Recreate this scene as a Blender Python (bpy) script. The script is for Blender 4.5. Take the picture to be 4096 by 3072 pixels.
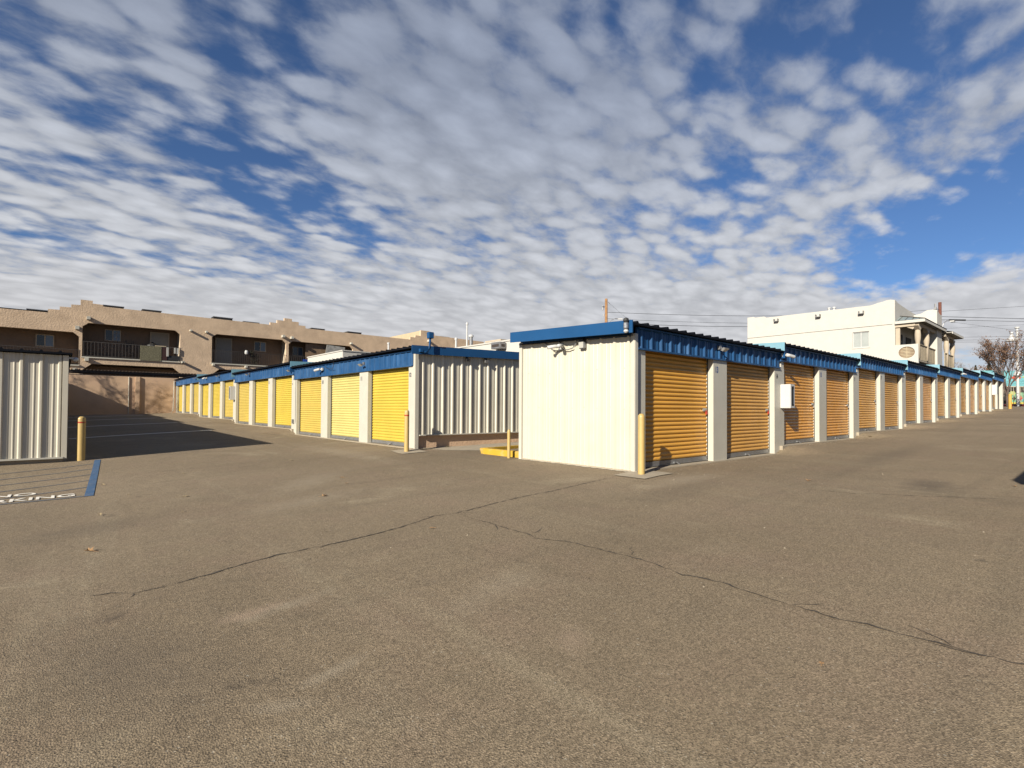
import bpy, bmesh, math, random
from mathutils import Vector, Matrix
from mathutils.geometry import tessellate_polygon
random.seed(7)
R_ = math.radians
sc = bpy.context.scene
for o in list(bpy.data.objects): bpy.data.objects.remove(o)
C = sc.collection

# ------------------------------------------------------------------ camera
cd = bpy.data.cameras.new('camera'); cam = bpy.data.objects.new('camera', cd); C.objects.link(cam)
az, pit, rol = 0.8557, 0.0181, 0.0061
F_ = Vector((math.cos(az)*math.cos(pit), math.sin(az)*math.cos(pit), math.sin(pit)))
R0 = Vector((math.sin(az), -math.cos(az), 0)); U0_ = R0.cross(F_)
RR = R0*math.cos(rol)+U0_*math.sin(rol); UU = U0_*math.cos(rol)-R0*math.sin(rol)
m = Matrix((RR, UU, -F_)).transposed().to_4x4(); cam.matrix_world = m
cd.sensor_width = 36; cd.lens = 36*2071.26/4096; cd.shift_y = (1597.36-1536)/4096
cd.clip_start = .05; cd.clip_end = 3000
sc.camera = cam
# ------------------------------------------------------------------ light
SUN_G, SUN_E = R_(16.5), R_(25)
sd = bpy.data.lights.new('sun', 'SUN'); sun = bpy.data.objects.new('sun', sd); C.objects.link(sun)
sd.energy = 5; sd.angle = R_(.53); sd.color = (1, .93, .80)
to_sun = Vector((-math.cos(SUN_G)*math.cos(SUN_E), -math.sin(SUN_G)*math.cos(SUN_E), math.sin(SUN_E)))
sun.rotation_euler = to_sun.to_track_quat('Z', 'Y').to_euler()
sun.location = to_sun*60
sc.view_settings.view_transform = 'Standard'; sc.view_settings.look = 'None'
sc.view_settings.exposure = 1.0; sc.view_settings.gamma = 1; sc.view_settings.use_curve_mapping = False
sc.render.engine = 'CYCLES'
# ------------------------------------------------------------------ world
w = bpy.data.worlds.new('World'); sc.world = w; w.use_nodes = True
nt = w.node_tree; N = nt.nodes; L = nt.links; N.clear()
def nd(t, **k):
    n = N.new(t)
    for a, b in k.items(): setattr(n, a, b)
    return n
def mth(op, a, b=None, c=None, clamp=False):
    n = N.new('ShaderNodeMath'); n.operation = op; n.use_clamp = clamp
    for i, v in enumerate((a, b, c)):
        if v is None: continue
        if isinstance(v, (int, float)): n.inputs[i].default_value = v
        else: L.new(v, n.inputs[i])
    return n.outputs[0]
sky = nd('ShaderNodeTexSky', sky_type='NISHITA'); sky.sun_disc = False
sky.sun_elevation = SUN_E; sky.sun_rotation = math.atan2(to_sun.x, to_sun.y)
sky.altitude = 1600; sky.air_density = 1.0; sky.dust_density = .6; sky.ozone_density = 3.0
tc = nd('ShaderNodeTexCoord'); sp = nd('ShaderNodeSeparateXYZ'); L.new(tc.outputs['Generated'], sp.inputs[0])
X, Y, Z = sp.outputs
azn = mth('MULTIPLY', mth('ARCTAN2', Y, X), 57.2958)
eln = mth('MULTIPLY', mth('ARCSINE', Z), 57.2958)
GA = [(75.1,32.0,5.5,4.2,-.95),(81.7,26.2,4.2,2.1,-.55),(77.0,23.6,5,2.0,-.75),(73.2,20.3,5.5,2.0,-.85),(65.5,17.5,4,1.6,-.5),(38.3,37,5.4,1.8,-.8),(28.7,30.9,2.4,3,-.75),(27,24,3,2,-.45),
 (18.9,33.4,7.1,2.4,-.7),(10.8,28.6,6.5,2.6,-.75),(8.5,14.4,5.5,2.6,-1.6),(4.8,17.6,3.0,2.2,-1.2),(24.9,21.5,3.4,1.4,-.5),(45.4,25.6,3.1,1.7,-.35),(38,20.6,5,.9,-.4),(54.6,18.6,3.1,1.2,-.35),
 (90.0,23.8,3.7,1.5,-.5),(92.6,27.8,2.6,2.2,-.5),(91.3,19.7,5.5,.8,-.5),(88.2,13.0,6.5,.9,-.45),(13.6,11.6,3.2,1.5,-1.2),
 (59.8,30,11,7.0,.85),(42.3,28,9,6.5,.75),(50,24,8,4,.4),(33,26,5,4,.4),(85.1,17.0,10.6,2,.55),(69.1,9,45,3.6,1.0),(29.6,9,15.6,2.6,1.1),(5,7.6,9,1.7,.9),(19.4,17.6,5.5,2.4,.35),(5.5,22.8,4,1.6,.45),
 (85.1,21.4,8.1,1.1,.4),(51.4,14.2,17.8,2.4,.5),(79.8,28.8,3.2,2.4,.3),(20.5,28,3,2,.3),(88,32,6,3,.1)]
tot = None
for a, e, sa, se, wt in GA:
    q = mth('ADD', mth('POWER', mth('DIVIDE', mth('SUBTRACT', azn, a), sa*1.15), 2), mth('POWER', mth('DIVIDE', mth('SUBTRACT', eln, e), se*1.15), 2))
    g_ = mth('MULTIPLY', mth('EXPONENT', mth('MULTIPLY', q, -1)), wt)
    tot = g_ if tot is None else mth('ADD', tot, g_)
zc = mth('ADD', mth('MAXIMUM', Z, .0), .15)
cb = nd('ShaderNodeCombineXYZ'); L.new(mth('DIVIDE', X, zc), cb.inputs[0]); L.new(mth('DIVIDE', Y, zc), cb.inputs[1])
mp = nd('ShaderNodeMapping'); L.new(cb.outputs[0], mp.inputs[0])
mp.vector_type = 'POINT'; mp.inputs['Rotation'].default_value = (0, 0, -R_(50)); mp.inputs['Scale'].default_value = (.66, 1, 1)
def wnoise(scale, det, rough, dist=0, off=0):
    n = nd('ShaderNodeTexNoise'); n.inputs['Scale'].default_value = scale; n.inputs['Detail'].default_value = det
    n.inputs['Roughness'].default_value = rough; n.inputs['Distortion'].default_value = dist
    a = nd('ShaderNodeVectorMath', operation='ADD'); a.inputs[1].default_value = (off, off*.7, off*.3)
    L.new(mp.outputs[0], a.inputs[0]); L.new(a.outputs[0], n.inputs['Vector']); return n.outputs['Fac']
def smooth(v, a, b, lo=0., hi=1.):
    n = nd('ShaderNodeMapRange', interpolation_type='SMOOTHSTEP'); L.new(v, n.inputs[0])
    n.inputs[1].default_value = a; n.inputs[2].default_value = b; n.inputs[3].default_value = lo; n.inputs[4].default_value = hi
    return n.outputs[0]
n1 = wnoise(9.5, 5, .5, .25, 3.1)       # puffs
n2 = wnoise(2.1, 5, .55, .3, 8.4)       # sheets
n3 = wnoise(26, 6, .6, .3, 1.7)         # wisps
wv = nd('ShaderNodeVectorMath', operation='ADD'); L.new(mp.outputs[0], wv.inputs[0])
wn = nd('ShaderNodeTexNoise'); wn.inputs['Scale'].default_value = 5; wn.inputs['Detail'].default_value = 3; L.new(mp.outputs[0], wn.inputs['Vector'])
wsc = nd('ShaderNodeVectorMath', operation='SCALE'); L.new(wn.outputs['Color'], wsc.inputs[0]); wsc.inputs['Scale'].default_value = .16; L.new(wsc.outputs[0], wv.inputs[1])
vo = nd('ShaderNodeTexVoronoi', feature='SMOOTH_F1'); vo.inputs['Scale'].default_value = 11; vo.inputs['Smoothness'].default_value = .45; L.new(wv.outputs[0], vo.inputs['Vector'])
puff = smooth(vo.outputs['Distance'], .15, .75, 1, 0)
cell = mth('ADD', mth('MULTIPLY', mth('SUBTRACT', n1, .5), 2.0), mth('ADD', mth('MULTIPLY', mth('SUBTRACT', n2, .5), 1.7), mth('MULTIPLY', mth('SUBTRACT', n3, .5), 1.5)))
cell = mth('ADD', cell, mth('MULTIPLY', mth('SUBTRACT', puff, .55), smooth(eln, 4, 17, .12, 1.05)))
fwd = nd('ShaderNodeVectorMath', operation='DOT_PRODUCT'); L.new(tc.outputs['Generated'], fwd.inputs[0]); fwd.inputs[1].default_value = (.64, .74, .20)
bias = smooth(fwd.outputs['Value'], .2, .52, -.75, .66)     # clouds cleared from the unseen sky behind to lessen fill light
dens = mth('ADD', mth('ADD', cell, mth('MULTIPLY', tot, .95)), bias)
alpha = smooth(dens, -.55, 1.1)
alpha = mth('MULTIPLY', mth('MULTIPLY', alpha, smooth(eln, 15, 38, .95, .62)), smooth(eln, 44, 62, 1, .25))  # last factor thins unseen overhead cloud to lessen fill light
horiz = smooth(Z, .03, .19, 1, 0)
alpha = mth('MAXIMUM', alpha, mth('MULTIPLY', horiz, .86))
# cloud radiance: thin high cloud, brighter and warmer towards the low sun side horizon
ramp = nd('ShaderNodeValToRGB'); L.new(smooth(Z, 0, .62), ramp.inputs[0])
cr = ramp.color_ramp; cr.elements[0].position = 0; cr.elements[0].color = (6.5, 6.4, 6.5, 1)
cr.elements[1].position = 1; cr.elements[1].color = (4.4, 4.8, 5.6, 1)
e = cr.elements.new(.35); e.color = (6.3, 6.45, 6.8, 1)
e = cr.elements.new(.12); e.color = (7.0, 6.95, 7.05, 1)
shade = nd('ShaderNodeMix', data_type='RGBA', blend_type='MULTIPLY'); shade.inputs['Factor'].default_value = 1
L.new(ramp.outputs[0], shade.inputs['A'])
sh2 = mth('ADD', .88, mth('MULTIPLY', mth('SUBTRACT', n1, .5), .35)); sh2 = mth('ADD', sh2, mth('MULTIPLY', mth('SUBTRACT', wnoise(14, 5, .6, .4, 5.5), .5), .4)); sh2 = mth('ADD', sh2, mth('MULTIPLY', mth('SUBTRACT', puff, .5), .22))
sh2 = mth('ADD', .90, mth('MULTIPLY', mth('SUBTRACT', sh2, .90), smooth(eln, 3, 15, .35, 1)))
cs = nd('ShaderNodeCombineXYZ'); [L.new(sh2, cs.inputs[i]) for i in range(3)]
L.new(cs.outputs[0], shade.inputs['B'])
skm = nd('ShaderNodeMix', data_type='RGBA', blend_type='MULTIPLY'); skm.inputs['Factor'].default_value = 1
L.new(sky.outputs[0], skm.inputs['A']); skm.inputs['B'].default_value = (.66, .80, .98, 1)
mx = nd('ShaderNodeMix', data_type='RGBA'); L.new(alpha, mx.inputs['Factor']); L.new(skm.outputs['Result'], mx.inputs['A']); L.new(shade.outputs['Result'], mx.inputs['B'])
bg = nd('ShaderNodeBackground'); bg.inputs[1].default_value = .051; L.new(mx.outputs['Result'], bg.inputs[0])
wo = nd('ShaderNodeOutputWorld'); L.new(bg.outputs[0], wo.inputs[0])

# ------------------------------------------------------------------ materials
def mat(name, col, rough=.6, var=.08, scale=3, bump=0, bscale=60, metal=0, dirt=None, dirt_amt=.35, dscale=.7, spec=.5, streak=0, fine=0, fscale=200, col2=None):
    ma = bpy.data.materials.new(name); ma.use_nodes = True; t = ma.node_tree; n = t.nodes; l = t.links
    b = n['Principled BSDF']; b.inputs['Roughness'].default_value = rough; b.inputs['Metallic'].default_value = metal
    b.inputs['Specular IOR Level'].default_value = spec
    ge = n.new('ShaderNodeNewGeometry')
    def noise(sc_, det=4, vec=None, r=.55):
        q = n.new('ShaderNodeTexNoise'); q.inputs['Scale'].default_value = sc_; q.inputs['Detail'].default_value = det; q.inputs['Roughness'].default_value = r
        l.new(vec or ge.outputs['Position'], q.inputs['Vector']); return q.outputs['Fac']
    def mixc(fac, a, bcol, mode='MIX'):
        q = n.new('ShaderNodeMix'); q.data_type = 'RGBA'; q.blend_type = mode
        if isinstance(fac, float): q.inputs['Factor'].default_value = fac
        else: l.new(fac, q.inputs['Factor'])
        for k, v in (('A', a), ('B', bcol)):
            if isinstance(v, tuple): q.inputs[k].default_value = (*v, 1)
            else: l.new(v, q.inputs[k])
        return q.outputs['Result']
    def rng(v, a, b_, lo, hi):
        q = n.new('ShaderNodeMapRange'); l.new(v, q.inputs[0])
        for i, x in enumerate((a, b_, lo, hi)): q.inputs[i+1].default_value = x
        return q.outputs[0]
    c1 = tuple(max(0, x*(1-var)) for x in col); c2 = tuple(x*(1+var) for x in (col2 or col))
    c = mixc(rng(noise(scale), .35, .65, 0, 1), c1, c2)
    if fine:
        c = mixc(rng(noise(fscale, 2), .3, .7, 0, 1), mixc(float(fine), c, tuple(x*.35 for x in col)), mixc(float(fine), c, tuple(min(1, x*1.9) for x in col)))
    if dirt:
        c = mixc(rng(noise(dscale, 6, r=.65), .5, .75, 0, dirt_amt), c, dirt)
    if streak:
        mpn = n.new('ShaderNodeMapping'); mpn.inputs['Scale'].default_value = (9, 9, .5); l.new(ge.outputs['Position'], mpn.inputs[0])
        c = mixc(rng(noise(1, 5, mpn.outputs[0]), .5, .8, 0, streak), c, dirt or (.2, .17, .13))
    l.new(c, b.inputs['Base Color'])
    l.new(rng(noise(scale*2.3), .3, .7, max(0, rough-.08), min(1, rough+.08)), b.inputs['Roughness'])
    if bump:
        bp = n.new('ShaderNodeBump'); bp.inputs['Strength'].default_value = 1; bp.inputs['Distance'].default_value = bump
        l.new(noise(bscale, 3), bp.inputs['Height']); l.new(bp.outputs[0], b.inputs['Normal'])
    return ma
M = {
 'cream': mat('cream_siding_paint', (0.415, 0.385, 0.312), .42, .03, 2, .002, 4, dirt=(.45, .36, .25), dirt_amt=.18, streak=.10),
 'white_trim': mat('white_trim_paint', (0.375, 0.355, 0.3), .5, .03, 3, .0015, 6, dirt=(.40, .33, .25), dirt_amt=.2, streak=.12),
 'blue': mat('blue_paint', (0.01, 0.048, 0.125), .4, .10, 2, .0015, 5, dirt=(.12, .22, .38), dirt_amt=.25, streak=.22, spec=.15),
 'blue_trim': mat('blue_trim_paint', (0.011, 0.052, 0.135), .38, .06, 2, spec=.15),
 'pale_blue': mat('weathered_blue_flashing', (0.12, 0.25, 0.31), .45, .08, 2, dirt=(.3, .4, .42), dirt_amt=.3),
 'roof': mat('dark_roof_panel', (0.006, 0.007, 0.01), .85, .15, 1.5, spec=.05),
 'yellow': mat('yellow_door_paint', (0.4, 0.3, 0.042), .38, .05, 1.2, dirt=(.45, .26, .07), dirt_amt=.14, streak=.10),
 'yellow_faded': mat('faded_yellow_door_paint', (0.41, 0.35, 0.12), .45, .05, 1.2, dirt=(.5, .33, .12), dirt_amt=.12, streak=.08),
 'amber': mat('amber_door_paint', (0.5, 0.25, 0.034), .38, .06, 1.2, dirt=(.3, .15, .04), dirt_amt=.25, streak=.16),
 'amber_dull': mat('sun_dulled_amber_door_paint', (0.46, 0.24, 0.05), .5, .07, .9, dirt=(.2, .11, .04), dirt_amt=.4, streak=.25),
 'amber_deep': mat('deep_amber_door_paint', (0.5, 0.228, 0.025), .36, .06, 1.5, dirt=(.2, .1, .03), dirt_amt=.3, streak=.2),
 'yellow_worn': mat('worn_yellow_door_paint', (.39, .29, .06), .42, .06, .8, dirt=(.25, .15, .05), dirt_amt=.3, streak=.2),
 'galv': mat('galvanised_steel', (0.2169, 0.2169, 0.2169), .4, .15, 8, metal=.55, dirt=(.2, .17, .14), dirt_amt=.5, dscale=4),
 'steel': mat('bright_steel', (0.3098, 0.3098, 0.3098), .3, .1, 8, metal=.8),
 'black': mat('black_rubber', (0.0104, 0.0104, 0.0104), .6, .1, 5),
 'dark': mat('dark_void', (0.0155, 0.0134, 0.0114), .8, .1, 5),
 'red': mat('red_plastic', (0.284, 0.0207, 0.0104), .35, .05, 5),
 'white': mat('white_enamel', (0.3856, 0.3822, 0.3718), .35, .02, 4, dirt=(.5, .45, .38), dirt_amt=.12),
 'glass_dark': mat('dark_window_glass', (0.0104, 0.0129, 0.0155), .08, .2, 2),
 'glass_blue': mat('window_glass_with_blind', (0.0826, 0.1085, 0.1446), .12, .15, 2),
 'glass_pale': mat('window_glass_pale_blind', (0.2685, 0.284, 0.2685), .15, .06, 2),
 'concrete': mat('concrete', (0.2616, 0.2203, 0.1618), .85, .12, 4, .003, 60, dirt=(.22, .18, .13), dirt_amt=.45, dscale=2, fine=.12, fscale=120),
 'bollard': mat('yellow_bollard_paint', (0.3649, 0.2547, 0.0895), .45, .05, 3, .002, 12, dirt=(.35, .24, .12), dirt_amt=.35, dscale=3),
 'bollard_y': mat('bright_yellow_bollard_paint', (0.3856, 0.2341, 0.0413), .45, .05, 3, dirt=(.35, .24, .12), dirt_amt=.3, dscale=3),
 'kerb_y': mat('yellow_kerb_paint', (0.3787, 0.2341, 0.0173), .6, .06, 3, .003, 30, dirt=(.4, .33, .25), dirt_amt=.5, dscale=5),
 'stucco': mat('tan_stucco', (0.44, 0.325, 0.22), .9, .10, 1.3, .022, 8, dirt=(.26, .18, .12), dirt_amt=.4, dscale=1.2, fine=.10, fscale=25),
 'stucco_wall': mat('pinkish_stucco_wall', (0.44, 0.3, 0.195), .9, .10, 1.2, .008, 14, dirt=(.30, .19, .13), dirt_amt=.5, dscale=.6, fine=.08, fscale=40),
 'stucco_in': mat('shaded_tan_plaster', (0.15, 0.1, 0.065), .9, .06, 2, .004, 14),  # stucco darkened so the balcony recess shade is in its colour
 'stucco_cream': mat('cream_stucco', (0.358, 0.2823, 0.179), .9, .05, 2, .006, 14),
 'stucco_white': mat('white_stucco', (0.375, 0.36, 0.325), .9, .03, 2, .010, 11, dirt=(.5, .42, .32), dirt_amt=.16, dscale=1.2, fine=.07, fscale=40),
 'wood_pale': mat('weathered_plank_wood', (0.3029, 0.2479, 0.1652), .8, .16, 6, .004, 20, dirt=(.3, .22, .13), dirt_amt=.35, streak=.3),
 'post_plaster': mat('cream_plaster_post', (0.3305, 0.2754, 0.2065), .85, .05, 4, .004, 20),
 'metal_pale': mat('pale_blue_metal_roofing', (0.2169, 0.2582, 0.2582), .35, .08, 3, metal=.2),
 'wood_pole': mat('utility_pole_wood', (0.2169, 0.1136, 0.0465), .85, .25, 5, .01, 30, streak=.4, dirt=(.16, .07, .03)),
 'wood_pole_red': mat('reddish_utility_pole_wood', (0.1, 0.035, 0.022), .85, .2, 5, .01, 30),
 'wire': mat('black_cable', (0.0155, 0.0155, 0.0181), .6, .1, 5),
 'iron': mat('dark_iron_railing', (0.035, 0.026, 0.02), .6, .2, 10),
 'iron_pale': mat('pale_worn_railing', (0.045, 0.038, 0.032), .6, .2, 10),
 'door_w': mat('off_white_panel_door', (0.2169, 0.1962, 0.1601), .6, .05, 5),
 'hedge': mat('woven_willow_screen', (0.11, 0.1, 0.06), .9, .5, 18, .03, 30, dirt=(.05, .05, .02), dirt_amt=.8, dscale=14),
 'cloth_w': mat('white_towel_cloth', (0.3202, 0.3098, 0.284), .9, .1, 10),
 'cloth_d': mat('dark_red_cloth', (0.0258, 0.0062, 0.0062), .9, .1, 10),
 'wood_dark': mat('dark_chair_wood', (0.0181, 0.0104, 0.0062), .6, .2, 9),
 'wood_brown': mat('brown_board_cladding', (0.15, 0.1, 0.06), .8, .15, 5, streak=.4, dirt=(.1, .05, .02)),
 'tarp': mat('grey_tarpaulin', (0.2169, 0.2117, 0.1962), .7, .2, 3, .04, 3),
 'blue_plastic': mat('blue_plastic', (0.0052, 0.0361, 0.2169), .5, .05, 4),
 'bark': mat('tree_bark', (0.07, 0.05, 0.04), .9, .2, 9, .01, 40),
 'leaf_red': mat('russet_autumn_leaves', (0.075, 0.035, 0.026), .8, .45, 3, col2=(.13, .07, .035)),
 'leaf_olive': mat('olive_autumn_leaves', (0.09, 0.07, 0.03), .8, .4, 3),
 'leaf_dark': mat('dark_evergreen_leaves', (0.0258, 0.0258, 0.0129), .9, .4, 2),
 'twig': mat('grey_twigs', (0.1239, 0.0981, 0.0774), .9, .2, 5),
 'cyan': mat('cyan_mural_paint', (0.1136, 0.2892, 0.3098), .7, .06, .8),
 'mural_green': mat('green_mural_paint', (0.155, 0.2995, 0.1807), .7, .2, .9),
 'mural_yellow': mat('yellow_mural_paint', (0.4131, 0.3202, 0.0413), .7, .1, 1),
 'mural_red': mat('red_mural_paint', (0.3202, 0.0516, 0.0258), .7, .1, 1),
 'mural_lime': mat('lime_mural_paint', (0.3098, 0.3408, 0.1136), .7, .1, 1),
 'kerb_red': mat('red_kerb_paint', (0.284, 0.0155, 0.0155), .7, .1, 1),
 'car_grey': mat('grey_car_paint', (0.0826, 0.0826, 0.0878), .25, .05, 3),
 'pave_blue': mat('blue_road_paint', (0.03, 0.075, 0.15), .75, .15, 3, .002, 90, dirt=(.16, .14, .12), dirt_amt=.4, dscale=6, fine=.2, fscale=160),
 'pave_blue_faded': mat('faded_blue_road_paint', (0.085, 0.092, 0.105), .85, .15, 3, .002, 90, dirt=(.17, .135, .1), dirt_amt=.85, dscale=7, fine=.2, fscale=160),
 'pave_white': mat('worn_white_road_paint', (0.68, 0.63, 0.54), .8, .08, 4, .002, 90, dirt=(.2, .17, .13), dirt_amt=.45, dscale=9, fine=.15, fscale=160),
 'dry_leaf': mat('dry_brown_leaf', (0.2582, 0.1498, 0.0672), .8, .2, 20),
 'dry_leaf_pale': mat('pale_dry_leaf', (0.284, 0.2169, 0.1136), .8, .2, 20),
 'crack': mat('crack_in_asphalt', (.042, .033, .024), .95, .3, 9),
 'number_blue': mat('blue_number_paint', (0.0104, 0.0516, 0.1807), .6, .05, 5),
 'number_dark': mat('dark_number_paint', (0.031, 0.031, 0.0413), .6, .05, 5),
 'lamp_glass': mat('lamp_lens', (0.3202, 0.3098, 0.2685), .15, .05, 5),
}
# asphalt
PALE_, WARM_, DARK_ = (.30, .25, .18), (.27, .20, .14), (.105, .082, .058)
SPOTS = [(.93, 3.54, .26, .11, .15, WARM_, .85), (1.12, 3.50, .40, .10, .25, PALE_, .45), (1.02, 2.50, .24, .08, .2, PALE_, .6), (.74, 2.37, .20, .08, -.6, PALE_, .5), (2.12, 1.93, .26, .13, .8, WARM_, .45), (2.3, 2.8, .7, .25, .3, PALE_, .25), (9.4, 1.7, 1.1, .45, .1, DARK_, .8), (6.6, 3.9, 1.6, .5, .1, DARK_, .4), (3.1, 8.6, 1.5, .5, .8, PALE_, .35), (13.5, 3.1, 4.5, .5, 0, DARK_, .5), (7.4, 4.3, 1.4, .35, 0, PALE_, .4), (2.55, 7.0, 1.2, .4, .3, PALE_, .3), (5.2, 12.5, .5, 4, 0, PALE_, .35), (.3, 7.2, 1.0, .5, .3, DARK_, .4), (.3, 3.2, .5, 1.2, .3, DARK_, .45)]   # worn and stained patches of the lot: centre, radii, turn, colour, strength
am = bpy.data.materials.new('worn_asphalt'); am.use_nodes = True
def build_asphalt(ma):
    t = ma.node_tree; n = t.nodes; l = t.links; b = n['Principled BSDF']
    ge = n.new('ShaderNodeNewGeometry'); P = ge.outputs['Position']
    def noise(s, d=4, r=.55, vec=None, dist=0):
        q = n.new('ShaderNodeTexNoise'); q.inputs['Scale'].default_value = s; q.inputs['Detail'].default_value = d; q.inputs['Roughness'].default_value = r
        q.inputs['Distortion'].default_value = dist
        l.new(vec or P, q.inputs['Vector']); return q.outputs['Fac']
    def mp(vscale, rot=0):
        q = n.new('ShaderNodeMapping'); q.inputs['Scale'].default_value = vscale; q.inputs['Rotation'].default_value = (0, 0, rot); l.new(P, q.inputs[0]); return q.outputs[0]
    def rng(v, a, b_, lo, hi):
        q = n.new('ShaderNodeMapRange'); l.new(v, q.inputs[0])
        for i, x in enumerate((a, b_, lo, hi)): q.inputs[i+1].default_value = x
        return q.outputs[0]
    def mix(f, a, c, mode='MIX'):
        q = n.new('ShaderNodeMix'); q.data_type = 'RGBA'; q.blend_type = mode
        if isinstance(f, float): q.inputs['Factor'].default_value = f
        else: l.new(f, q.inputs['Factor'])
        for k, v in (('A', a), ('B', c)):
            if isinstance(v, tuple): q.inputs[k].default_value = (*v, 1)
            else: l.new(v, q.inputs[k])
        return q.outputs['Result']
    base = mix(rng(noise(.16, 5), .35, .65, 0, 1), (.164, .127, .084), (.216, .171, .116))
    base = mix(rng(noise(.9, 6, .7), .48, .72, 0, .5), base, (.19, .136, .098))     # reddish patches
    base = mix(rng(noise(.45, 6, .65, mp((1, 1, 1), .4)), .55, .75, 0, .55), base, (.105, .084, .056))  # oily dark
    base = mix(rng(noise(1, 5, .65, mp((.16, 2.2, 1)), .5), .54, .74, 0, .5), base, (.12, .096, .066))   # tyre tracks along the lane
    base = mix(rng(noise(1, 5, .65, mp((1.9, .14, 1)), .5), .57, .76, 0, .40), base, (.26, .22, .152))
    base = mix(rng(noise(.5, 5, .6, mp((1, 1, 1), 1.), .6), .58, .72, 0, .55), base, (.29, .245, .17))  # pale worn patches
    base = mix(rng(noise(2.6, 3, .6, mp((1, 1, 1), .7)), .70, .74, 0, .5), base, (.06, .048, .036))       # drips
    v = n.new('ShaderNodeTexVoronoi'); v.inputs['Scale'].default_value = 125; l.new(P, v.inputs['Vector'])
    sx = n.new('ShaderNodeSeparateXYZ'); l.new(v.outputs['Color'], sx.inputs[0])
    base = mix(sx.outputs[0], mix(1., base, (.64, .62, .58), 'MULTIPLY'), mix(1., base, (1.42, 1.40, 1.36), 'MULTIPLY'))
    def spot(cu, cv, ru, rv, rot, lo, hi):
        q = n.new('ShaderNodeMapping'); q.vector_type = 'TEXTURE'; q.inputs['Location'].default_value = (cu, cv, 0); q.inputs['Rotation'].default_value = (0, 0, rot); q.inputs['Scale'].default_value = (ru, rv, 50)
        wn_ = n.new('ShaderNodeTexNoise'); wn_.inputs['Scale'].default_value = 5; wn_.inputs['Detail'].default_value = 6; wn_.inputs['Roughness'].default_value = .65; l.new(P, wn_.inputs['Vector'])
        l.new(P, q.inputs[0]); ln_ = n.new('ShaderNodeVectorMath'); ln_.operation = 'LENGTH'; l.new(q.outputs[0], ln_.inputs[0])
        ad = n.new('ShaderNodeMath'); ad.operation = 'ADD'; l.new(ln_.outputs['Value'], ad.inputs[0])
        sb = n.new('ShaderNodeMath'); sb.operation = 'MULTIPLY'; sb.inputs[1].default_value = 1.3; l.new(wn_.outputs['Fac'], sb.inputs[0]); l.new(sb.outputs[0], ad.inputs[1])
        return rng(ad.outputs[0], .75, 1.6, hi, lo)
    for cu, cv, ru, rv, rot, c_, amt in SPOTS: base = mix(spot(cu, cv, ru, rv, rot, 0, amt), base, c_)
    pale = rng(sx.outputs[1], .993, .996, 0, .6)
    base = mix(pale, base, (.36, .32, .25))
    base = mix(rng(noise(150, 2), .36, .46, .6, 0), base, (.022, .017, .012))
    l.new(base, b.inputs['Base Color']); b.inputs['Roughness'].default_value = .88; b.inputs['Specular IOR Level'].default_value = .3
    bp = n.new('ShaderNodeBump'); bp.inputs['Distance'].default_value = .0035; bp.inputs['Strength'].default_value = .8
    h = n.new('ShaderNodeMath'); h.operation = 'ADD'; l.new(v.outputs['Distance'], h.inputs[0]); l.new(noise(120, 3), h.inputs[1])
    l.new(h.outputs[0], bp.inputs['Height'])
    bp2 = n.new('ShaderNodeBump'); bp2.inputs['Distance'].default_value = .05; bp2.inputs['Strength'].default_value = .5; l.new(noise(1.3, 4), bp2.inputs['Height'])
    l.new(bp2.outputs[0], bp.inputs['Normal']); l.new(bp.outputs[0], b.inputs['Normal'])
build_asphalt(am); M['asphalt'] = am

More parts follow.
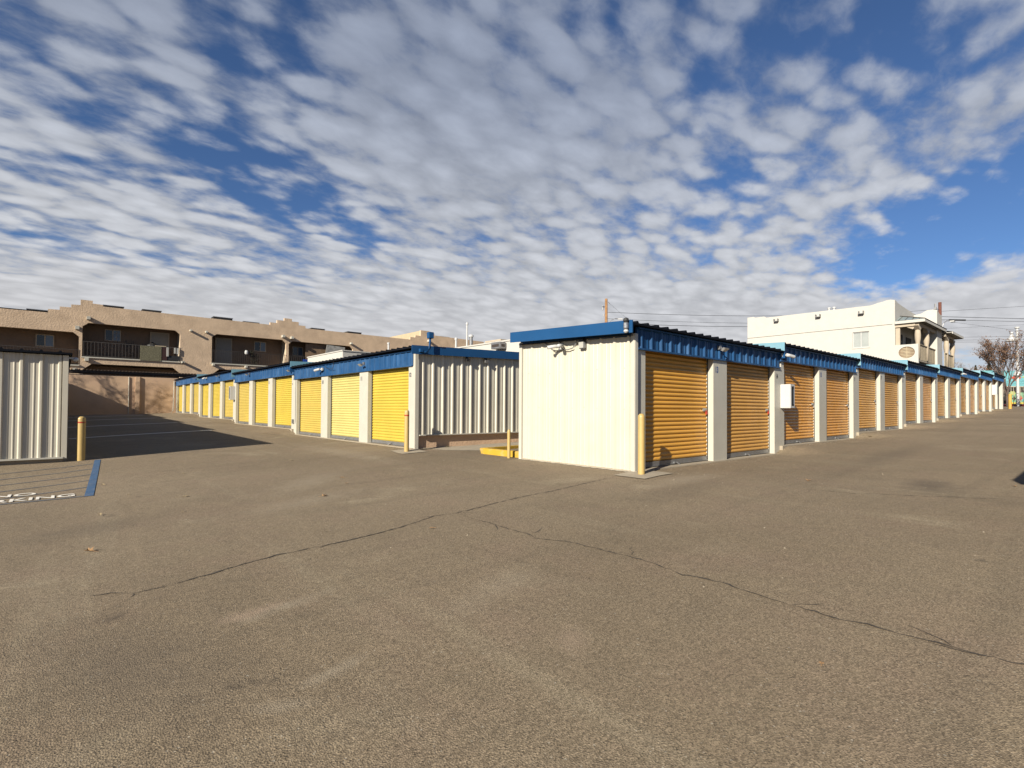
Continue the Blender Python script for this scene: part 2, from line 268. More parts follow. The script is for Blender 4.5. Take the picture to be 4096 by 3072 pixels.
# ------------------------------------------------------------------ mesh helpers
class MB:
    def __init__(s, fr=None): s.v = []; s.f = []; s.fr = fr or (lambda a, b, c: (a, b, c))
    def add(s, vs, fs):
        k = len(s.v); s.v += [s.fr(*p) for p in vs]; s.f += [tuple(i+k for i in f) for f in fs]; return s
    def box(s, a0, a1, b0, b1, c0, c1):
        return s.hexa([(a0,b0,c0),(a1,b0,c0),(a1,b1,c0),(a0,b1,c0),(a0,b0,c1),(a1,b0,c1),(a1,b1,c1),(a0,b1,c1)])
    def hexa(s, p): return s.add(p, [(0,3,2,1),(4,5,6,7),(0,1,5,4),(1,2,6,5),(2,3,7,6),(3,0,4,7)])
    def quad(s, *p): return s.add(list(p), [tuple(range(len(p)))])
    def tube(s, pts, r, n=8, cap=True, r2=None):
        pts = [Vector(s.fr(*p)) for p in pts]; fr = s.fr; s.fr = lambda a, b, c: (a, b, c); k = len(pts); rings = []
        up = Vector((0, 0, 1))
        for i, p in enumerate(pts):
            d = (pts[min(i+1, k-1)]-pts[max(i-1, 0)]).normalized()
            a = d.cross(up) if abs(d.dot(up)) < .95 else d.cross(Vector((1, 0, 0)))
            a.normalize(); b = d.cross(a); rr = r if r2 is None else r+(r2-r)*i/(k-1)
            rings.append([tuple(p+a*rr*math.cos(2*math.pi*j/n)+b*rr*math.sin(2*math.pi*j/n)) for j in range(n)])
        vs = sum(rings, []); fs = [(i*n+j, i*n+(j+1) % n, (i+1)*n+(j+1) % n, (i+1)*n+j) for i in range(k-1) for j in range(n)]
        if cap: fs += [tuple(range(n-1, -1, -1)), tuple((k-1)*n+j for j in range(n))]
        s.add(vs, fs); s.fr = fr; return s
    def lathe(s, c, prof, n=20):   # prof: (r, z)
        vs = [(c[0]+r*math.cos(2*math.pi*j/n), c[1]+r*math.sin(2*math.pi*j/n), c[2]+z) for r, z in prof for j in range(n)]
        fs = [(i*n+j, i*n+(j+1) % n, (i+1)*n+(j+1) % n, (i+1)*n+j) for i in range(len(prof)-1) for j in range(n)]
        fs += [tuple(range(n-1, -1, -1)), tuple((len(prof)-1)*n+j for j in range(n))]
        return s.add(vs, fs)
    def strip(s, prof, a, b):       # prof: list of points (p,q); a,b functions p,q -> 3D
        n = len(prof); vs = [a(*p) for p in prof]+[b(*p) for p in prof]
        return s.add(vs, [(i, i+1, n+i+1, n+i) for i in range(n-1)])
    def holed(s, outline, holes, plane, n0, n1):  # 2D (a,z) outline in a wall of thickness n0..n1, plane maps (a,n,z)
        pl = [[Vector((x, y, 0)) for x, y in q] for q in [outline]+holes]
        tris = tessellate_polygon(pl); flat = [p for q in [outline]+holes for p in q]; k = len(flat)
        vs = [plane(x, n0, y) for x, y in flat]+[plane(x, n1, y) for x, y in flat]
        fs = [tuple(t) for t in tris]+[tuple(i+k for i in reversed(t)) for t in tris]; o = 0
        for q in [outline]+holes:
            m_ = len(q); fs += [(o+i, o+(i+1) % m_, o+k+(i+1) % m_, o+k+i) for i in range(m_)]; o += m_
        return s.add(vs, fs)
    def build(s, name, m_, parent=None, label=None, cat=None, group=None, kind=None, smooth=False, bevel=0, loc=None):
        me = bpy.data.meshes.new(name); off = Vector(loc) if loc is not None else (parent_loc(parent) if parent else Vector((0, 0, 0)))
        me.from_pydata([tuple(Vector(p)-off) for p in s.v], [], s.f); me.update()
        bm = bmesh.new(); bm.from_mesh(me); bmesh.ops.recalc_face_normals(bm, faces=bm.faces)
        if bevel:
            try: bmesh.ops.bevel(bm, geom=[e for e in bm.edges if len(e.link_faces) == 2 and e.calc_face_angle(0) > .6], offset=bevel, segments=2, affect='EDGES')
            except Exception: pass
        bm.to_mesh(me); bm.free()
        if smooth:
            for p in me.polygons: p.use_smooth = True
        me.materials.append(M[m_] if isinstance(m_, str) else m_)
        o = bpy.data.objects.new(name, me); C.objects.link(o)
        if parent: o.parent = parent
        elif loc is not None: o.location = loc
        tag(o, label, cat, group, kind); return o
def parent_loc(p):
    v = Vector((0, 0, 0))
    while p is not None: v += p.location; p = p.parent
    return v
def tag(o, label=None, cat=None, group=None, kind=None):
    if label: o['label'] = label
    if cat: o['category'] = cat
    if group: o['group'] = group
    if kind: o['kind'] = kind
    return o
def thing(name, label, cat, loc, group=None):
    o = bpy.data.objects.new(name, None); C.objects.link(o); o.location = loc; o.empty_display_size = .2
    return tag(o, label, cat, group)
def ss(a, b, x):
    t = min(1, max(0, (x-a)/(b-a))); return t*t*(3-2*t)
def ip(x, P):
    if x <= P[0][0]: return P[0][1]
    for (a, b), (c, d) in zip(P, P[1:]):
        if x <= c: return b+(d-b)*(x-a)/(c-a)
    return P[-1][1]
PER = .3048
def ribprof(s0, s1, ph=0., h=.034, minor=.007):
    """section of a ribbed metal panel: (s, out)"""
    pts = [(s0, 0)]; k = math.floor((s0-ph)/PER)-1
    while ph+k*PER < s1+PER:
        c = ph+k*PER
        for ds, o in ((-.042, 0), (-.018, h), (.018, h), (.042, 0), (.086, 0), (.100, minor), (.112, minor), (.126, 0), (.176, 0), (.190, minor), (.202, minor), (.216, 0)):
            if s0 < c+ds < s1: pts.append((c+ds, o))
        k += 1
    return pts+[(s1, 0)]

# ------------------------------------------------------------------ storage rows: shared numbers
VB, UA, VC = 5.30, 6.75, 14.88
B_U = [7.35]+[7.40+2.96*k for k in range(1, 17)]
B_Z = [-1.045+.177*k for k in range(8)]
A_V = [11.55]+[11.45+3.048*k for k in range(1, 13)]
A_Z = [-1.02, -.83, -.645, -.47]
def stepf(x, edges, zs):
    z = zs[0]
    for i, e_ in enumerate(edges): z += (zs[i+1]-zs[i])*ss(e_-.36, e_+.34, x)
    return z
def G(u, v):
    z = ip(u, [(-60, -1.5), (-10, -1.45), (0, -1.325), (7, -1.085), (10.4, -1.055), (52, .19), (95, .75), (200, .9)])
    z += ip(v, [(7, 0), (11.4, .035), (14, .06), (16, .09), (25, .27), (34, .45), (43, .6), (60, .66)])*(1-ss(9, 16, u)) + .035*ss(12, 15, v)*(1-ss(1, 5, u))
    if 6 < u < 56 and v < 9:
        t = stepf(u, [B_U[2*k] for k in range(1, 8)], B_Z)-.018
        z += (t-z)*ss(3.9, 5.15, v)*ss(6.9, 7.4, u)*(1-ss(54.6, 55.8, u))*(1-ss(8.3, 9.0, v))
    if v > 10.5 and u < 7.5:
        t = stepf(v, [A_V[3*k] for k in range(1, 4)], A_Z)-.018
        z += (t-z)*ss(5.3, 6.6, u)*ss(11.0, 11.5, v)*(1-ss(47.6, 48.4, v))
    return z
def axis(fine0, fine1, step, far0, far1):
    a = []; x = fine0; st = step
    while x > far0: a.append(x); st *= 1.25; x -= st
    a.append(far0); a = a[::-1]; x = fine0+step
    while x < fine1: a.append(x); x += step
    st = step
    while x < far1: a.append(x); st *= 1.25; x += st
    a.append(far1); return a
us = axis(-3, 57, .22, -700, 1400); vs_ = axis(-2, 49, .22, -700, 1400)
gm = MB(); nu, nv = len(us), len(vs_)
gm.v = [(u, v, G(u, v)) for u in us for v in vs_]
gm.f = [(i*nv+j, (i+1)*nv+j, (i+1)*nv+j+1, i*nv+j+1) for i in range(nu-1) for j in range(nv-1)]
gm.build('ground', 'asphalt', kind='structure', smooth=True)

def drape(pts, width, name, m_, lift=.005, jit=0, taper=False, wj=0, **kw):
    """ribbon laid on the ground along pts"""
    P = []
    for (a, b), (c, d) in zip(pts, pts[1:]):
        k = max(1, int(math.hypot(c-a, d-b)/(.045 if jit else .12)))
        for i in range(k): P.append((a+(c-a)*i/k, b+(d-b)*i/k))
    P.append(pts[-1])
    if jit: P = [(x+random.uniform(-jit, jit), y+random.uniform(-jit, jit)) for x, y in P]
    mb = MB(); vv = []
    for i, (x, y) in enumerate(P):
        x0, y0 = P[max(0, i-1)]; x1, y1 = P[min(len(P)-1, i+1)]; d = math.hypot(x1-x0, y1-y0) or 1
        w_ = width/2*(1+random.uniform(-wj, wj)); w_ *= (min(1, 6*min(i, len(P)-1-i)/len(P)+.15) if taper else 1)
        nx, ny = -(y1-y0)/d*w_, (x1-x0)/d*w_
        vv += [(x+nx, y+ny, G(x+nx, y+ny)+lift), (x-nx, y-ny, G(x-nx, y-ny)+lift)]
    mb.add(vv, [(2*i, 2*i+1, 2*i+3, 2*i+2) for i in range(len(P)-1)])
    return mb.build(name, m_, kind='structure', **kw)
CR = [[(6.87,5.27),(5.92,5.18),(5.23,5.1),(4.61,5.1),(4.12,5.04),(3.59,4.95),(3.45,4.94),(3.18,4.99),(2.97,4.91),(2.78,4.85),(2.66,4.81),(2.29,4.74),(2.02,4.71),(1.7,4.71),(1.4,4.71),(1.19,4.66),(.99,4.6),(.81,4.55),(.63,4.5),(.52,4.5),(.4,4.49),(.35,4.36),(.27,4.27),(.19,4.21),(.12,4.18)],
 [(.4,4.49),(.34,4.54),(.27,4.62),(.22,4.61),(.17,4.65)],
 [(3.43,4.9),(3.41,4.53),(3.43,4.22),(3.4,3.96),(3.42,3.69),(3.36,3.52),(3.42,3.36),(3.49,3.21),(3.5,2.98),(3.51,2.78),(3.52,2.58),(3.52,2.38),(3.44,2.05),(3.5,1.78),(3.47,1.63),(3.45,1.51),(3.43,1.3),(3.42,1.03),(3.45,.9),(3.44,.76),(3.46,.64),(3.46,.53),(3.45,.42),(3.48,.27),(3.5,-.4)],
 [(7.71,2.72),(7.79,2.22),(8.07,1.84),(8.2,1.56),(8.44,1.25),(8.63,.94),(8.82,.69)]]
for c, w_ in zip(CR, (.016, .009, .012, .012)):
    drape(c, w_, 'asphalt_crack', 'crack', .004, jit=.010, taper=True, wj=.85)
random.seed(21)
for c in CR[:1]+CR[2:3]:                 # short side branches
    for k in range(6):
        (x0, y0) = c[random.randrange(2, len(c)-2)]; a_ = random.uniform(0, 6.28); pts = [(x0, y0)]
        for j in range(random.randint(2, 4)):
            a_ += random.uniform(-.6, .6); x0 += .07*math.cos(a_); y0 += .07*math.sin(a_); pts.append((x0, y0))
        drape(pts, .006, 'asphalt_crack', 'crack', .0045, jit=.004, taper=True, wj=.6)
# painted markings
for (a, b) in [((.2, 22.2), (4.5, 23.5)), ((.2, 29.4), (4.35, 30.5)), ((.2, 36.05), (4.2, 36.85)), ((.2, 41.6), (4.1, 42.6)), ((.2, 46.4), (4.0, 46.7))]:
    drape([a, b], .25, 'stall_line', 'pave_white', .005)
drape([(.31, 9.6), (.615, 14.76)], .105, 'accessible_bay_line', 'pave_blue', .006)
drape([(-4.5, 9.60), (.255, 9.64)], .075, 'accessible_bay_line', 'pave_blue_faded', .006)
for k in range(5):
    b0 = 10.62+.86*k
    drape([(.27+.058*(b0-9.6)-.02, b0), (-4.4, b0-2.45)] if b0-2.45 > 9.7 else [(.27+.058*(b0-9.6)-.02, b0), (.27-(b0-9.7)/.525, 9.7)], .05, 'accessible_bay_hatching', 'pave_blue_faded', .0045)
def text_mesh(txt, size, m_, name, mw, parent=None, xs=1, bold=0, **kw):
    cu = bpy.data.curves.new('t', 'FONT'); cu.body = txt; cu.size = size; cu.offset = bold
    tmp = bpy.data.objects.new('t', cu); C.objects.link(tmp)
    dg = bpy.context.evaluated_depsgraph_get(); me = bpy.data.meshes.new_from_object(tmp.evaluated_get(dg))
    bpy.data.objects.remove(tmp); me.name = name
    for v in me.vertices:
        p = mw @ Vector((v.co.x*xs, v.co.y, v.co.z)); v.co = p-(parent_loc(parent) if parent else Vector())
    me.materials.clear(); me.materials.append(M[m_]); o = bpy.data.objects.new(name, me); C.objects.link(o)
    if parent: o.parent = parent
    tag(o, **kw); return o
def ground_text(txt, uright, v0, size, xs):
    o = text_mesh(txt, size, 'pave_white', 'no_parking_lettering', Matrix.Identity(4), xs=xs, bold=.006, kind='structure')
    mxx = max(v.co.x for v in o.data.vertices)
    for v in o.data.vertices:
        x, y = uright+v.co.x-mxx, v0+v.co.y; v.co = (x, y, G(x, y)+.0085)
    return o
ground_text('PARKING', .16, 9.76, .37, .80)
ground_text('NO', -.27, 10.26, .37, .84)

# ------------------------------------------------------------------ storage rows
def FB(s, n, z): return (s, VB-n, z)
def FA(s, n, z): return (UA-n, s, z)
def curtain(fr, s0, s1, n, z0, z1, per=.0795):
    mb = MB(fr); prof = []; z = z0
    while z < z1:
        for dz, dn in ((0, -.015), (.006, -.015), (.020, .003), (.038, .008), (.056, .003), (.072, -.011)):
            if z+dz < z1: prof.append((z+dz, n+dn))
        z += per
    return mb.strip(prof, lambda z_, n_: (s0, n_, z_), lambda z_, n_: (s1, n_, z_))
def roller_door(fr, root, s0, s1, zb, zt, m_, lock_side, lock, rec=.145):
    d = curtain(fr, s0, s1, -rec, zb+.10, zt).build('roller_door', m_, root)
    MB(fr).box(s0, s1, -rec-.02, -rec+.018, zb+.012, zb+.098).box(s0, s1, -rec+.018, -rec+.03, zb+.012, zb+.03).build('bottom_bar', 'galv', d)
    MB(fr).box((s0+s1)/2-.09, (s0+s1)/2+.05, -rec+.018, -rec+.045, zb+.03, zb+.06).tube([((s0+s1)/2-.02, -rec+.04, zb+.05), ((s0+s1)/2+.03, -rec+.09, zb+.0)], .012, 6).build('pull_handle', 'galv', d)
    MB(fr).box(s0-.006, s0+.03, -rec+.012, -rec+.03, zb, zt).build('guide_rail', 'dark', d)
    MB(fr).box(s1-.03, s1+.006, -rec+.012, -rec+.03, zb, zt).build('guide_rail', 'dark', d)
    if lock:
        sx = s1-.11 if lock_side > 0 else s0+.11
        lp = MB(fr).box(sx-.09, sx+.06, -rec+.007, -rec+.018, zb+1.02, zb+1.08).build('latch', 'steel', d)
        MB(fr).box(sx+.0, sx+.05, -rec+.02, -rec+.045, zb+.95, zb+1.01).tube([(sx+.008, -rec+.033, zb+1.0), (sx+.008, -rec+.033, zb+1.045), (sx+.042, -rec+.033, zb+1.045), (sx+.042, -rec+.033, zb+1.0)], .005, 6).build('padlock', lock, d)
    return d
def pillar(fr, root, c, half, zb, zt, front, num=None, nm='number_dark', side=-1, rotz=0, depth=.2, numx=None):
    p = MB(fr).box(c-half, c+half, -depth, front, zb, zt).build('pillar', 'white_trim', root, bevel=.006)
    if num:
        x, y, z = fr(c-half+.07 if numx is None else numx, front+.003, zt-.27)
        text_mesh(num, .17, nm, 'unit_number', Matrix.Translation((x, y, z)) @ Matrix.Rotation(rotz, 4, 'Z') @ Matrix.Rotation(R_(90), 4, 'X'), p, xs=.8, bold=.006)
    return p
def roof_seg(fr, root, s0, s1, n_edge, n_back, ztop, slope, ph, fascia_m, seg_name='roof', end_z=.21):
    """mono-pitch ribbed roof; eave at n_edge, rising towards n_back"""
    zz = lambda n: ztop-.034+slope*(n_edge-n)
    mb = MB(fr)
    a, b = n_edge, n_back
    mb.hexa([(s0, a, zz(a)-.035), (s1, a, zz(a)-.035), (s1, b, zz(b)-.035), (s0, b, zz(b)-.035), (s0, a, zz(a)), (s1, a, zz(a)), (s1, b, zz(b)), (s0, b, zz(b))])
    c = ph
    while c < s1-.03:
        if c > s0+.03:
            pr = [(c-.036, -.002), (c-.014, .034), (c+.014, .034), (c+.036, -.002)]
            vs2 = [(x, a-.0, zz(a)+dz) for x, dz in pr]+[(x, b, zz(b)+dz) for x, dz in pr]
            mb.add(vs2, [(0, 1, 2, 3), (7, 6, 5, 4), (0, 4, 5, 1), (1, 5, 6, 2), (2, 6, 7, 3)])
        c += PER
    r = mb.build(seg_name, 'roof', root)
    for nm, sa, sb in (('rake_trim', s0-.022, s0-.002), ('rake_trim', s1+.002, s1+.014)):
        a2 = a+.005
        MB(fr).hexa([(sa, a2, zz(a)-end_z+.034), (sb, a2, zz(a)-end_z+.034), (sb, b, zz(b)-end_z+.034), (sa, b, zz(b)-end_z+.034),
                     (sa, a2, zz(a)+.036), (sb, a2, zz(a)+.036), (sb, b, zz(b)+.036), (sa, b, zz(b)+.036)]).build(nm, fascia_m, r)
    return r
def valance(fr, root, s0, s1, z0, z1, ph, n=0.):
    mb = MB(fr); pr = ribprof(s0, s1, ph, .032, .008)
    mb.strip(pr, lambda s, o: (s, n+o, z0+.03), lambda s, o: (s, n+o, z1))
    mb.box(s0, s1, n-.03, n+.042, z0, z0+.03)
    mb.box(s0, s1, n-.03, n-.01, z0+.03, z1)
    v = mb.build('header_fascia', 'blue', root)
    MB(fr).box(s0, s1, n-.03, n+.05, z1, z1+.03).build('eave_trim', 'blue_trim', v)
    return v
# row B (orange doors in raking light, units 13 on)
rb = thing('storage_building', 'long row of self storage units on the right with amber roller doors numbered from 13', 'storage building', (B_U[0], VB, B_Z[0]))
bb = MB()
for k in range(8):
    s0 = B_U[2*k]-(.2 if k == 0 else 0); s1 = B_U[2*k+2] + (.15 if k == 7 else 0); z = B_Z[k]
    MB().box(max(s0, B_U[0]-.01), s1, VB-.07, 8.2, z-.5, z).build('slab', 'concrete', rb)
    roof_seg(FB, rb, s0, s1, .125, -2.98, z+2.535, .038, 7.286+.3048*round((s0-7.286)/.3048), 'blue_trim' if k == 0 else 'pale_blue')
    if k == 0: s0 = B_U[0]+.08
    valance(FB, rb, s0, s1 - .01, z+2.075, z+2.43, 7.55)
    bb.box(max(s0, B_U[0]+.1), s1-.02, 5.62, 8.18, z+2.1, z+2.38)
bb.build('lintel', 'dark', rb)
# walls: back, inner back of the doors, far end
wb = MB()
for k in range(8): wb.box(B_U[2*k]+.05, B_U[2*k+2]-.002, 8.16, 8.2, B_Z[k]-.3, B_Z[k]+2.5)
wb.box(B_U[16]-.03, B_U[16]+.02, VB+.1, 8.16, B_Z[7]-.3, B_Z[7]+2.45)
wb.build('back_wall', 'white_trim', rb)
# end wall siding facing the camera, ribs along v
ew = MB(); pr = ribprof(VB+.05, 8.2, 5.42, .030, .006)
ew.strip(pr, lambda s, o: (7.38-o, s, -1.13), lambda s, o: (7.38-o, s, 1.262+.040*(s-5.3)))
ewo = ew.build('end_wall', 'cream', rb)
random.seed(3)
for z in (-.96, .02, .72):
    c = 5.42
    while c < 8.15:
        MB().lathe((7.372, c+.095, z+random.uniform(-.03, .02)), [(.005, 0), (.007, .004), (.005, .010)], 8).build('screw', 'galv', ewo); c += PER
MB().box(7.335, 7.43, VB-.035, VB+.052, -1.10, 1.30).build('corner_trim', 'white_trim', ewo, bevel=.008)
MB().box(7.33, 7.36, 8.13, 8.215, -1.10, 1.40).build('corner_trim', 'white_trim', ewo)
MB().hexa([(7.352,VB+.05,1.25),(7.368,VB+.05,1.25),(7.368,8.2,1.36),(7.352,8.2,1.36),(7.352,VB+.05,1.40),(7.368,VB+.05,1.40),(7.368,8.2,1.51),(7.352,8.2,1.51)]).build('shadow_trim', 'blue_trim', ewo)
# pillars and doors of B
MB(FB).box(7.43, 7.70, -.2, -.01, B_Z[0]-.06, B_Z[0]+2.12).build('corner_pillar', 'white_trim', rb)
nums = {1: ('13', 'number_blue'), 2: ('14', 'number_dark'), 3: ('15', 'number_blue'), 4: ('16', 'number_dark'), 5: ('17', 'number_dark'), 6: ('18', 'number_dark'), 7: ('19', 'number_dark'), 8: ('20', 'number_dark')}
for k in range(1, 16):
    zlo = B_Z[(k-1)//2]; zhi = B_Z[min(7, k//2)]
    q = nums.get(k)
    pillar(FB, rb, B_U[k]-.01, .29, zlo-.1, zlo+2.09 if zhi == zlo else zlo+2.09, 0, q and q[0], q[1] if q else 'number_dark')
    if zhi != zlo: MB(FB).box(B_U[k]+.1, B_U[k]+.262, -.2, -.004, zlo+2.09, zhi+2.1).build('pillar', 'white_trim', rb)
MB(FB).box(B_U[16]-.35, B_U[16]+.02, -.2, 0, B_Z[7]-.1, B_Z[7]+2.1).build('pillar', 'white_trim', rb)
locks = ['red', 'red', 'steel', 'galv', 'steel', 'steel', 'galv', 'galv', 'galv', 'galv', 'galv', 'galv', 'galv', None, 'galv']
for k in range(15):
    s0 = B_U[k]+(.29 if k else .33); s1 = B_U[k+1]-.30; z = B_Z[k//2]
    roller_door(FB, rb, s0-.02, s1+.02, z, z+2.2, ('amber', 'amber_deep', 'amber_dull')[(k*5+k//3) % 3], 1, locks[k])
# open bay with meter cabinet at the far end
bay = MB(FB).box(B_U[15]+.28, B_U[16]-.35, -.95, -.93, B_Z[7], B_Z[7]+2.2).build('open_bay', 'dark', rb)
MB(FB).box(B_U[15]+.5, B_U[15]+1.1, -.6, -.1, B_Z[7], B_Z[7]+1.5).build('meter_cabinet', 'galv', bay)

# row A (yellow doors facing the sun, units 1 to 12)
ra = thing('storage_building', 'storage row at left centre with bright yellow doors, unit 12 at its near end', 'storage building', (UA, A_V[0], A_Z[0]))
ab = MB()
for k in range(4):
    s0 = A_V[3*k]-(.12 if k == 0 else 0); s1 = A_V[3*k+3]; z = A_Z[k]; sv = A_V[3*k]+(.05 if k == 0 else 0)
    MB().box(UA-.07, UA+5.9, max(A_V[0], s0), s1, z-.5, z).build('slab', 'concrete', ra)
    roof_seg(FA, ra, s0, s1, .16, -6.1, z+2.60, .026, 11.574+.3048*round((s0-11.574)/.3048), 'blue_trim' if k == 0 else 'pale_blue', end_z=.22)
    valance(FA, ra, sv+.04 if k == 0 else sv, s1-.01, z+2.09, z+2.47, 11.65)
    ab.box(UA+.35, UA+5.85, sv, s1-.02, z+2.12, z+2.4)
ab.build('lintel', 'dark', ra)
ea = MB(); pr = ribprof(UA+.10, UA+6.0, 6.99, .034, .007)
ea.strip(pr, lambda s, o: (s, 11.55-o, -.68), lambda s, o: (s, 11.55-o, 1.48+.026*(s-UA)))
eao = ea.build('end_wall', 'cream', ra)
MB().box(UA+.12, UA+6.0, 11.47, 11.60, -.705, -.678).build('sill_flashing', 'white_trim', eao)
MB().box(UA+.10, UA+6.0, 11.585, 11.70, -1.3, -.70).build('stem_wall', 'stucco_wall', ra)
MB().box(UA-.012, UA+.10, 11.50, 11.60, -1.10, 1.50).build('corner_trim', 'white_trim', eao, bevel=.006)
MB().box(UA+5.96, UA+6.0, 11.6, A_V[12], -1.2, 1.6).build('back_wall', 'white_trim', ra)
MB().box(UA+.1, UA+6, A_V[12]-.04, A_V[12], -1, 2.1).build('far_end_wall', 'white_trim', ra)
anum = {12: 0, 11: 1, 10: 2, 9: 3, 8: 4, 7: 5}
p = MB(FA).box(11.60, 11.86, -.2, -.003, A_Z[0]-.12, A_Z[0]+2.10).build('pillar', 'white_trim', ra, bevel=.005)
x, y, z = FA(11.83, .0, A_Z[0]+1.83)
text_mesh('12', .14, 'number_dark', 'unit_number', Matrix.Translation((x-.001, y, z)) @ Matrix.Rotation(R_(-90), 4, 'Z') @ Matrix.Rotation(R_(90), 4, 'X'), p, xs=.8, bold=.006)
for k in range(1, 12):
    zlo = A_Z[(k-1)//3]; zhi = A_Z[min(3, k//3)]
    pillar(FA, ra, A_V[k], .29, zlo-.1, zlo+2.105, 0, str(12-k) if k < 9 else None, 'number_dark', rotz=R_(-90), numx=A_V[k]+.22)
    if zhi != zlo: MB(FA).box(A_V[k]+.1, A_V[k]+.285, -.2, -.004, zlo+2.105, zhi+2.12).build('pillar', 'white_trim', ra)
MB(FA).box(A_V[12]-.3, A_V[12], -.2, 0, A_Z[3]-.1, A_Z[3]+2.1).build('pillar', 'white_trim', ra)
for k in range(12):
    s0 = A_V[k]+(.31 if k == 0 else .29); s1 = A_V[k+1]-.29; z = A_Z[k//3]
    d = roller_door(FA, ra, s0-.015, s1+.015, z, z+2.2, 'yellow_faded' if k == 1 else ('yellow', 'yellow_worn')[(k*3//2) % 2], -1, None, rec=.15)
    if k == 1: d['label'] = 'paler sun faded yellow roller door'

# row C (far left, plain ribbed end) and its raised units behind
rc = thing('storage_building', 'cream ribbed metal storage block at the left edge beside the blue painted bay', 'storage building', (.09, VC, -1.2))
cz = [1.19, 1.32, 1.46, 1.60, 1.75]; cv = [VC, 22.2, 29.0, 35.4, 41.8, 47.9]
ec = MB(); pr = ribprof(-14, .0, -.045, .034, .007)
ec.strip(pr, lambda s, o: (s, VC-o, -1.10), lambda s, o: (s, VC-o, 1.10))
eco = ec.build('end_wall', 'cream', rc)
MB().box(-.005, .095, VC-.045, VC+.05, -1.14, 1.10).build('corner_trim', 'cream', eco, bevel=.006)
MB().box(-14, .03, VC-.06, VC+.03, -1.135, -1.10).build('sill_flashing', 'white_trim', eco)
MB().box(-14, .03, VC+.03, VC+.12, -1.6, -1.10).build('slab_edge', 'concrete', rc)
for k in range(5):
    z = cz[k]; a = cv[k]-(.13 if k == 0 else 0); b = cv[k+1]
    mb = MB(); mb.box(-14, .15, a, b, z-.075, z-.034)
    c = -.045+.0
    while c > -14:
        mb.add([(c+dx, a, z-.036+dz) for dx, dz in ((-.036, 0), (-.014, .036), (.014, .036), (.036, 0))]+[(c+dx, b, z-.036+dz) for dx, dz in ((-.036, 0), (-.014, .036), (.014, .036), (.036, 0))],
               [(0, 1, 2, 3), (0, 4, 5, 1), (1, 5, 6, 2), (2, 6, 7, 3)]); c -= PER
    mb.build('roof', 'roof', rc)
    MB().box(.0, .07, cv[k]+.1, b, -1.2+.19*k, z-.08).build('side_wall', 'white_trim', rc)
MB().box(-14, .0, VC+.12, VC+.2, -1.2, 1.09).build('inner_wall', 'dark', rc)

# row D: building on the near right, outside the frame, its corner shadow reaches the lane
rd = thing('storage_building', 'storage building opposite the amber doors, its corner shadow falling on the lane', 'storage building', (6.1, -.7, -1.1))
dw = MB(); pr = ribprof(-7, -1.02, -1.2, .03, .007)
dw.strip([(a_+.33, b_) for a_, b_ in pr], lambda s, o: (6.08-o, s, -1.3), lambda s, o: (6.08-o, s, 1.32)); dw.build('end_wall', 'cream', rd)
MB().box(6.08, 40, -.79, -.69, -1.3, 1.32).build('front_wall', 'white_trim', rd)
MB().box(5.88, 40, -7, -.53, 1.32, 1.42).build('roof', 'roof', rd)
MB().box(5.86, 5.88, -7, -.53, 1.2, 1.45).build('rake_trim', 'blue_trim', rd)

# ------------------------------------------------------------------ small fixed things
def bollard(label, u, v, r, h, m_, band=False, pad=None, round_top=True, grp='yellow pipe bollards guarding the building corners'):
    z = G(u, v); t = thing('bollard', label, 'bollard', (u, v, z), grp)
    pf = [(r, -.05), (r, h-.04), (r*.93, h-.015), (r*.6, h+.012), (r*.1, h+.02)]
    MB().lathe((u, v, z), pf, 24).build('post', m_, t, smooth=False)
    if band: MB().lathe((u, v, z), [(r+.002, h-.13), (r+.002, h-.10)], 24).build('reflective_band', 'red', t)
    return t
def flatpad(pts, lift, name, m_='concrete', thick=.03, **kw):
    mb = MB(); n = len(pts)
    vs2 = [(x, y, G(x, y)+lift) for x, y in pts]+[(x, y, G(x, y)-.2) for x, y in pts]
    mb.add(vs2, [tuple(range(n))]+[(i, (i+1) % n, n+(i+1) % n, n+i) for i in range(n)]); return mb.build(name, m_, **kw)
def grid_pad(u0, u1, v0, v1, lift, name, rot=0, **kw):
    mb = MB(); nx = 6; cx, cy = (u0+u1)/2, (v0+v1)/2; vv = []
    for i in range(nx+1):
        for j in range(nx+1):
            x = u0+(u1-u0)*i/nx-cx; y = v0+(v1-v0)*j/nx-cy
            X2, Y2 = cx+x*math.cos(rot)-y*math.sin(rot), cy+x*math.sin(rot)+y*math.cos(rot); vv.append((X2, Y2, G(X2, Y2)+lift))
    mb.add(vv, [(i*(nx+1)+j, (i+1)*(nx+1)+j, (i+1)*(nx+1)+j+1, i*(nx+1)+j+1) for i in range(nx) for j in range(nx)]); return mb.build(name, 'concrete', kind='structure', **kw)
grid_pad(6.86, 7.68, 4.74, 5.34, .012, 'concrete_pad')
grid_pad(6.05, 6.74, 10.86, 11.5, .012, 'concrete_pad')
bollard('pale yellow bollard on a concrete pad before the near corner of unit 13', 7.20, 5.04, .056, .985, 'bollard')
bollard('yellow bollard with a red band beside the unit 12 pillar', 6.34, 11.2, .058, 1.0, 'bollard', band=True)
bollard('chipped yellow bollard with a red band beside the left cream building', .33, 14.93, .075, .96, 'bollard', band=True)
bollard('thin short bollard standing before the yellow kerb', 7.30, 8.50, .036, .60, 'bollard')
bollard('orange yellow bollard at the far end of the right row', 55.6, 5.0, .105, 1.13, 'bollard_y')

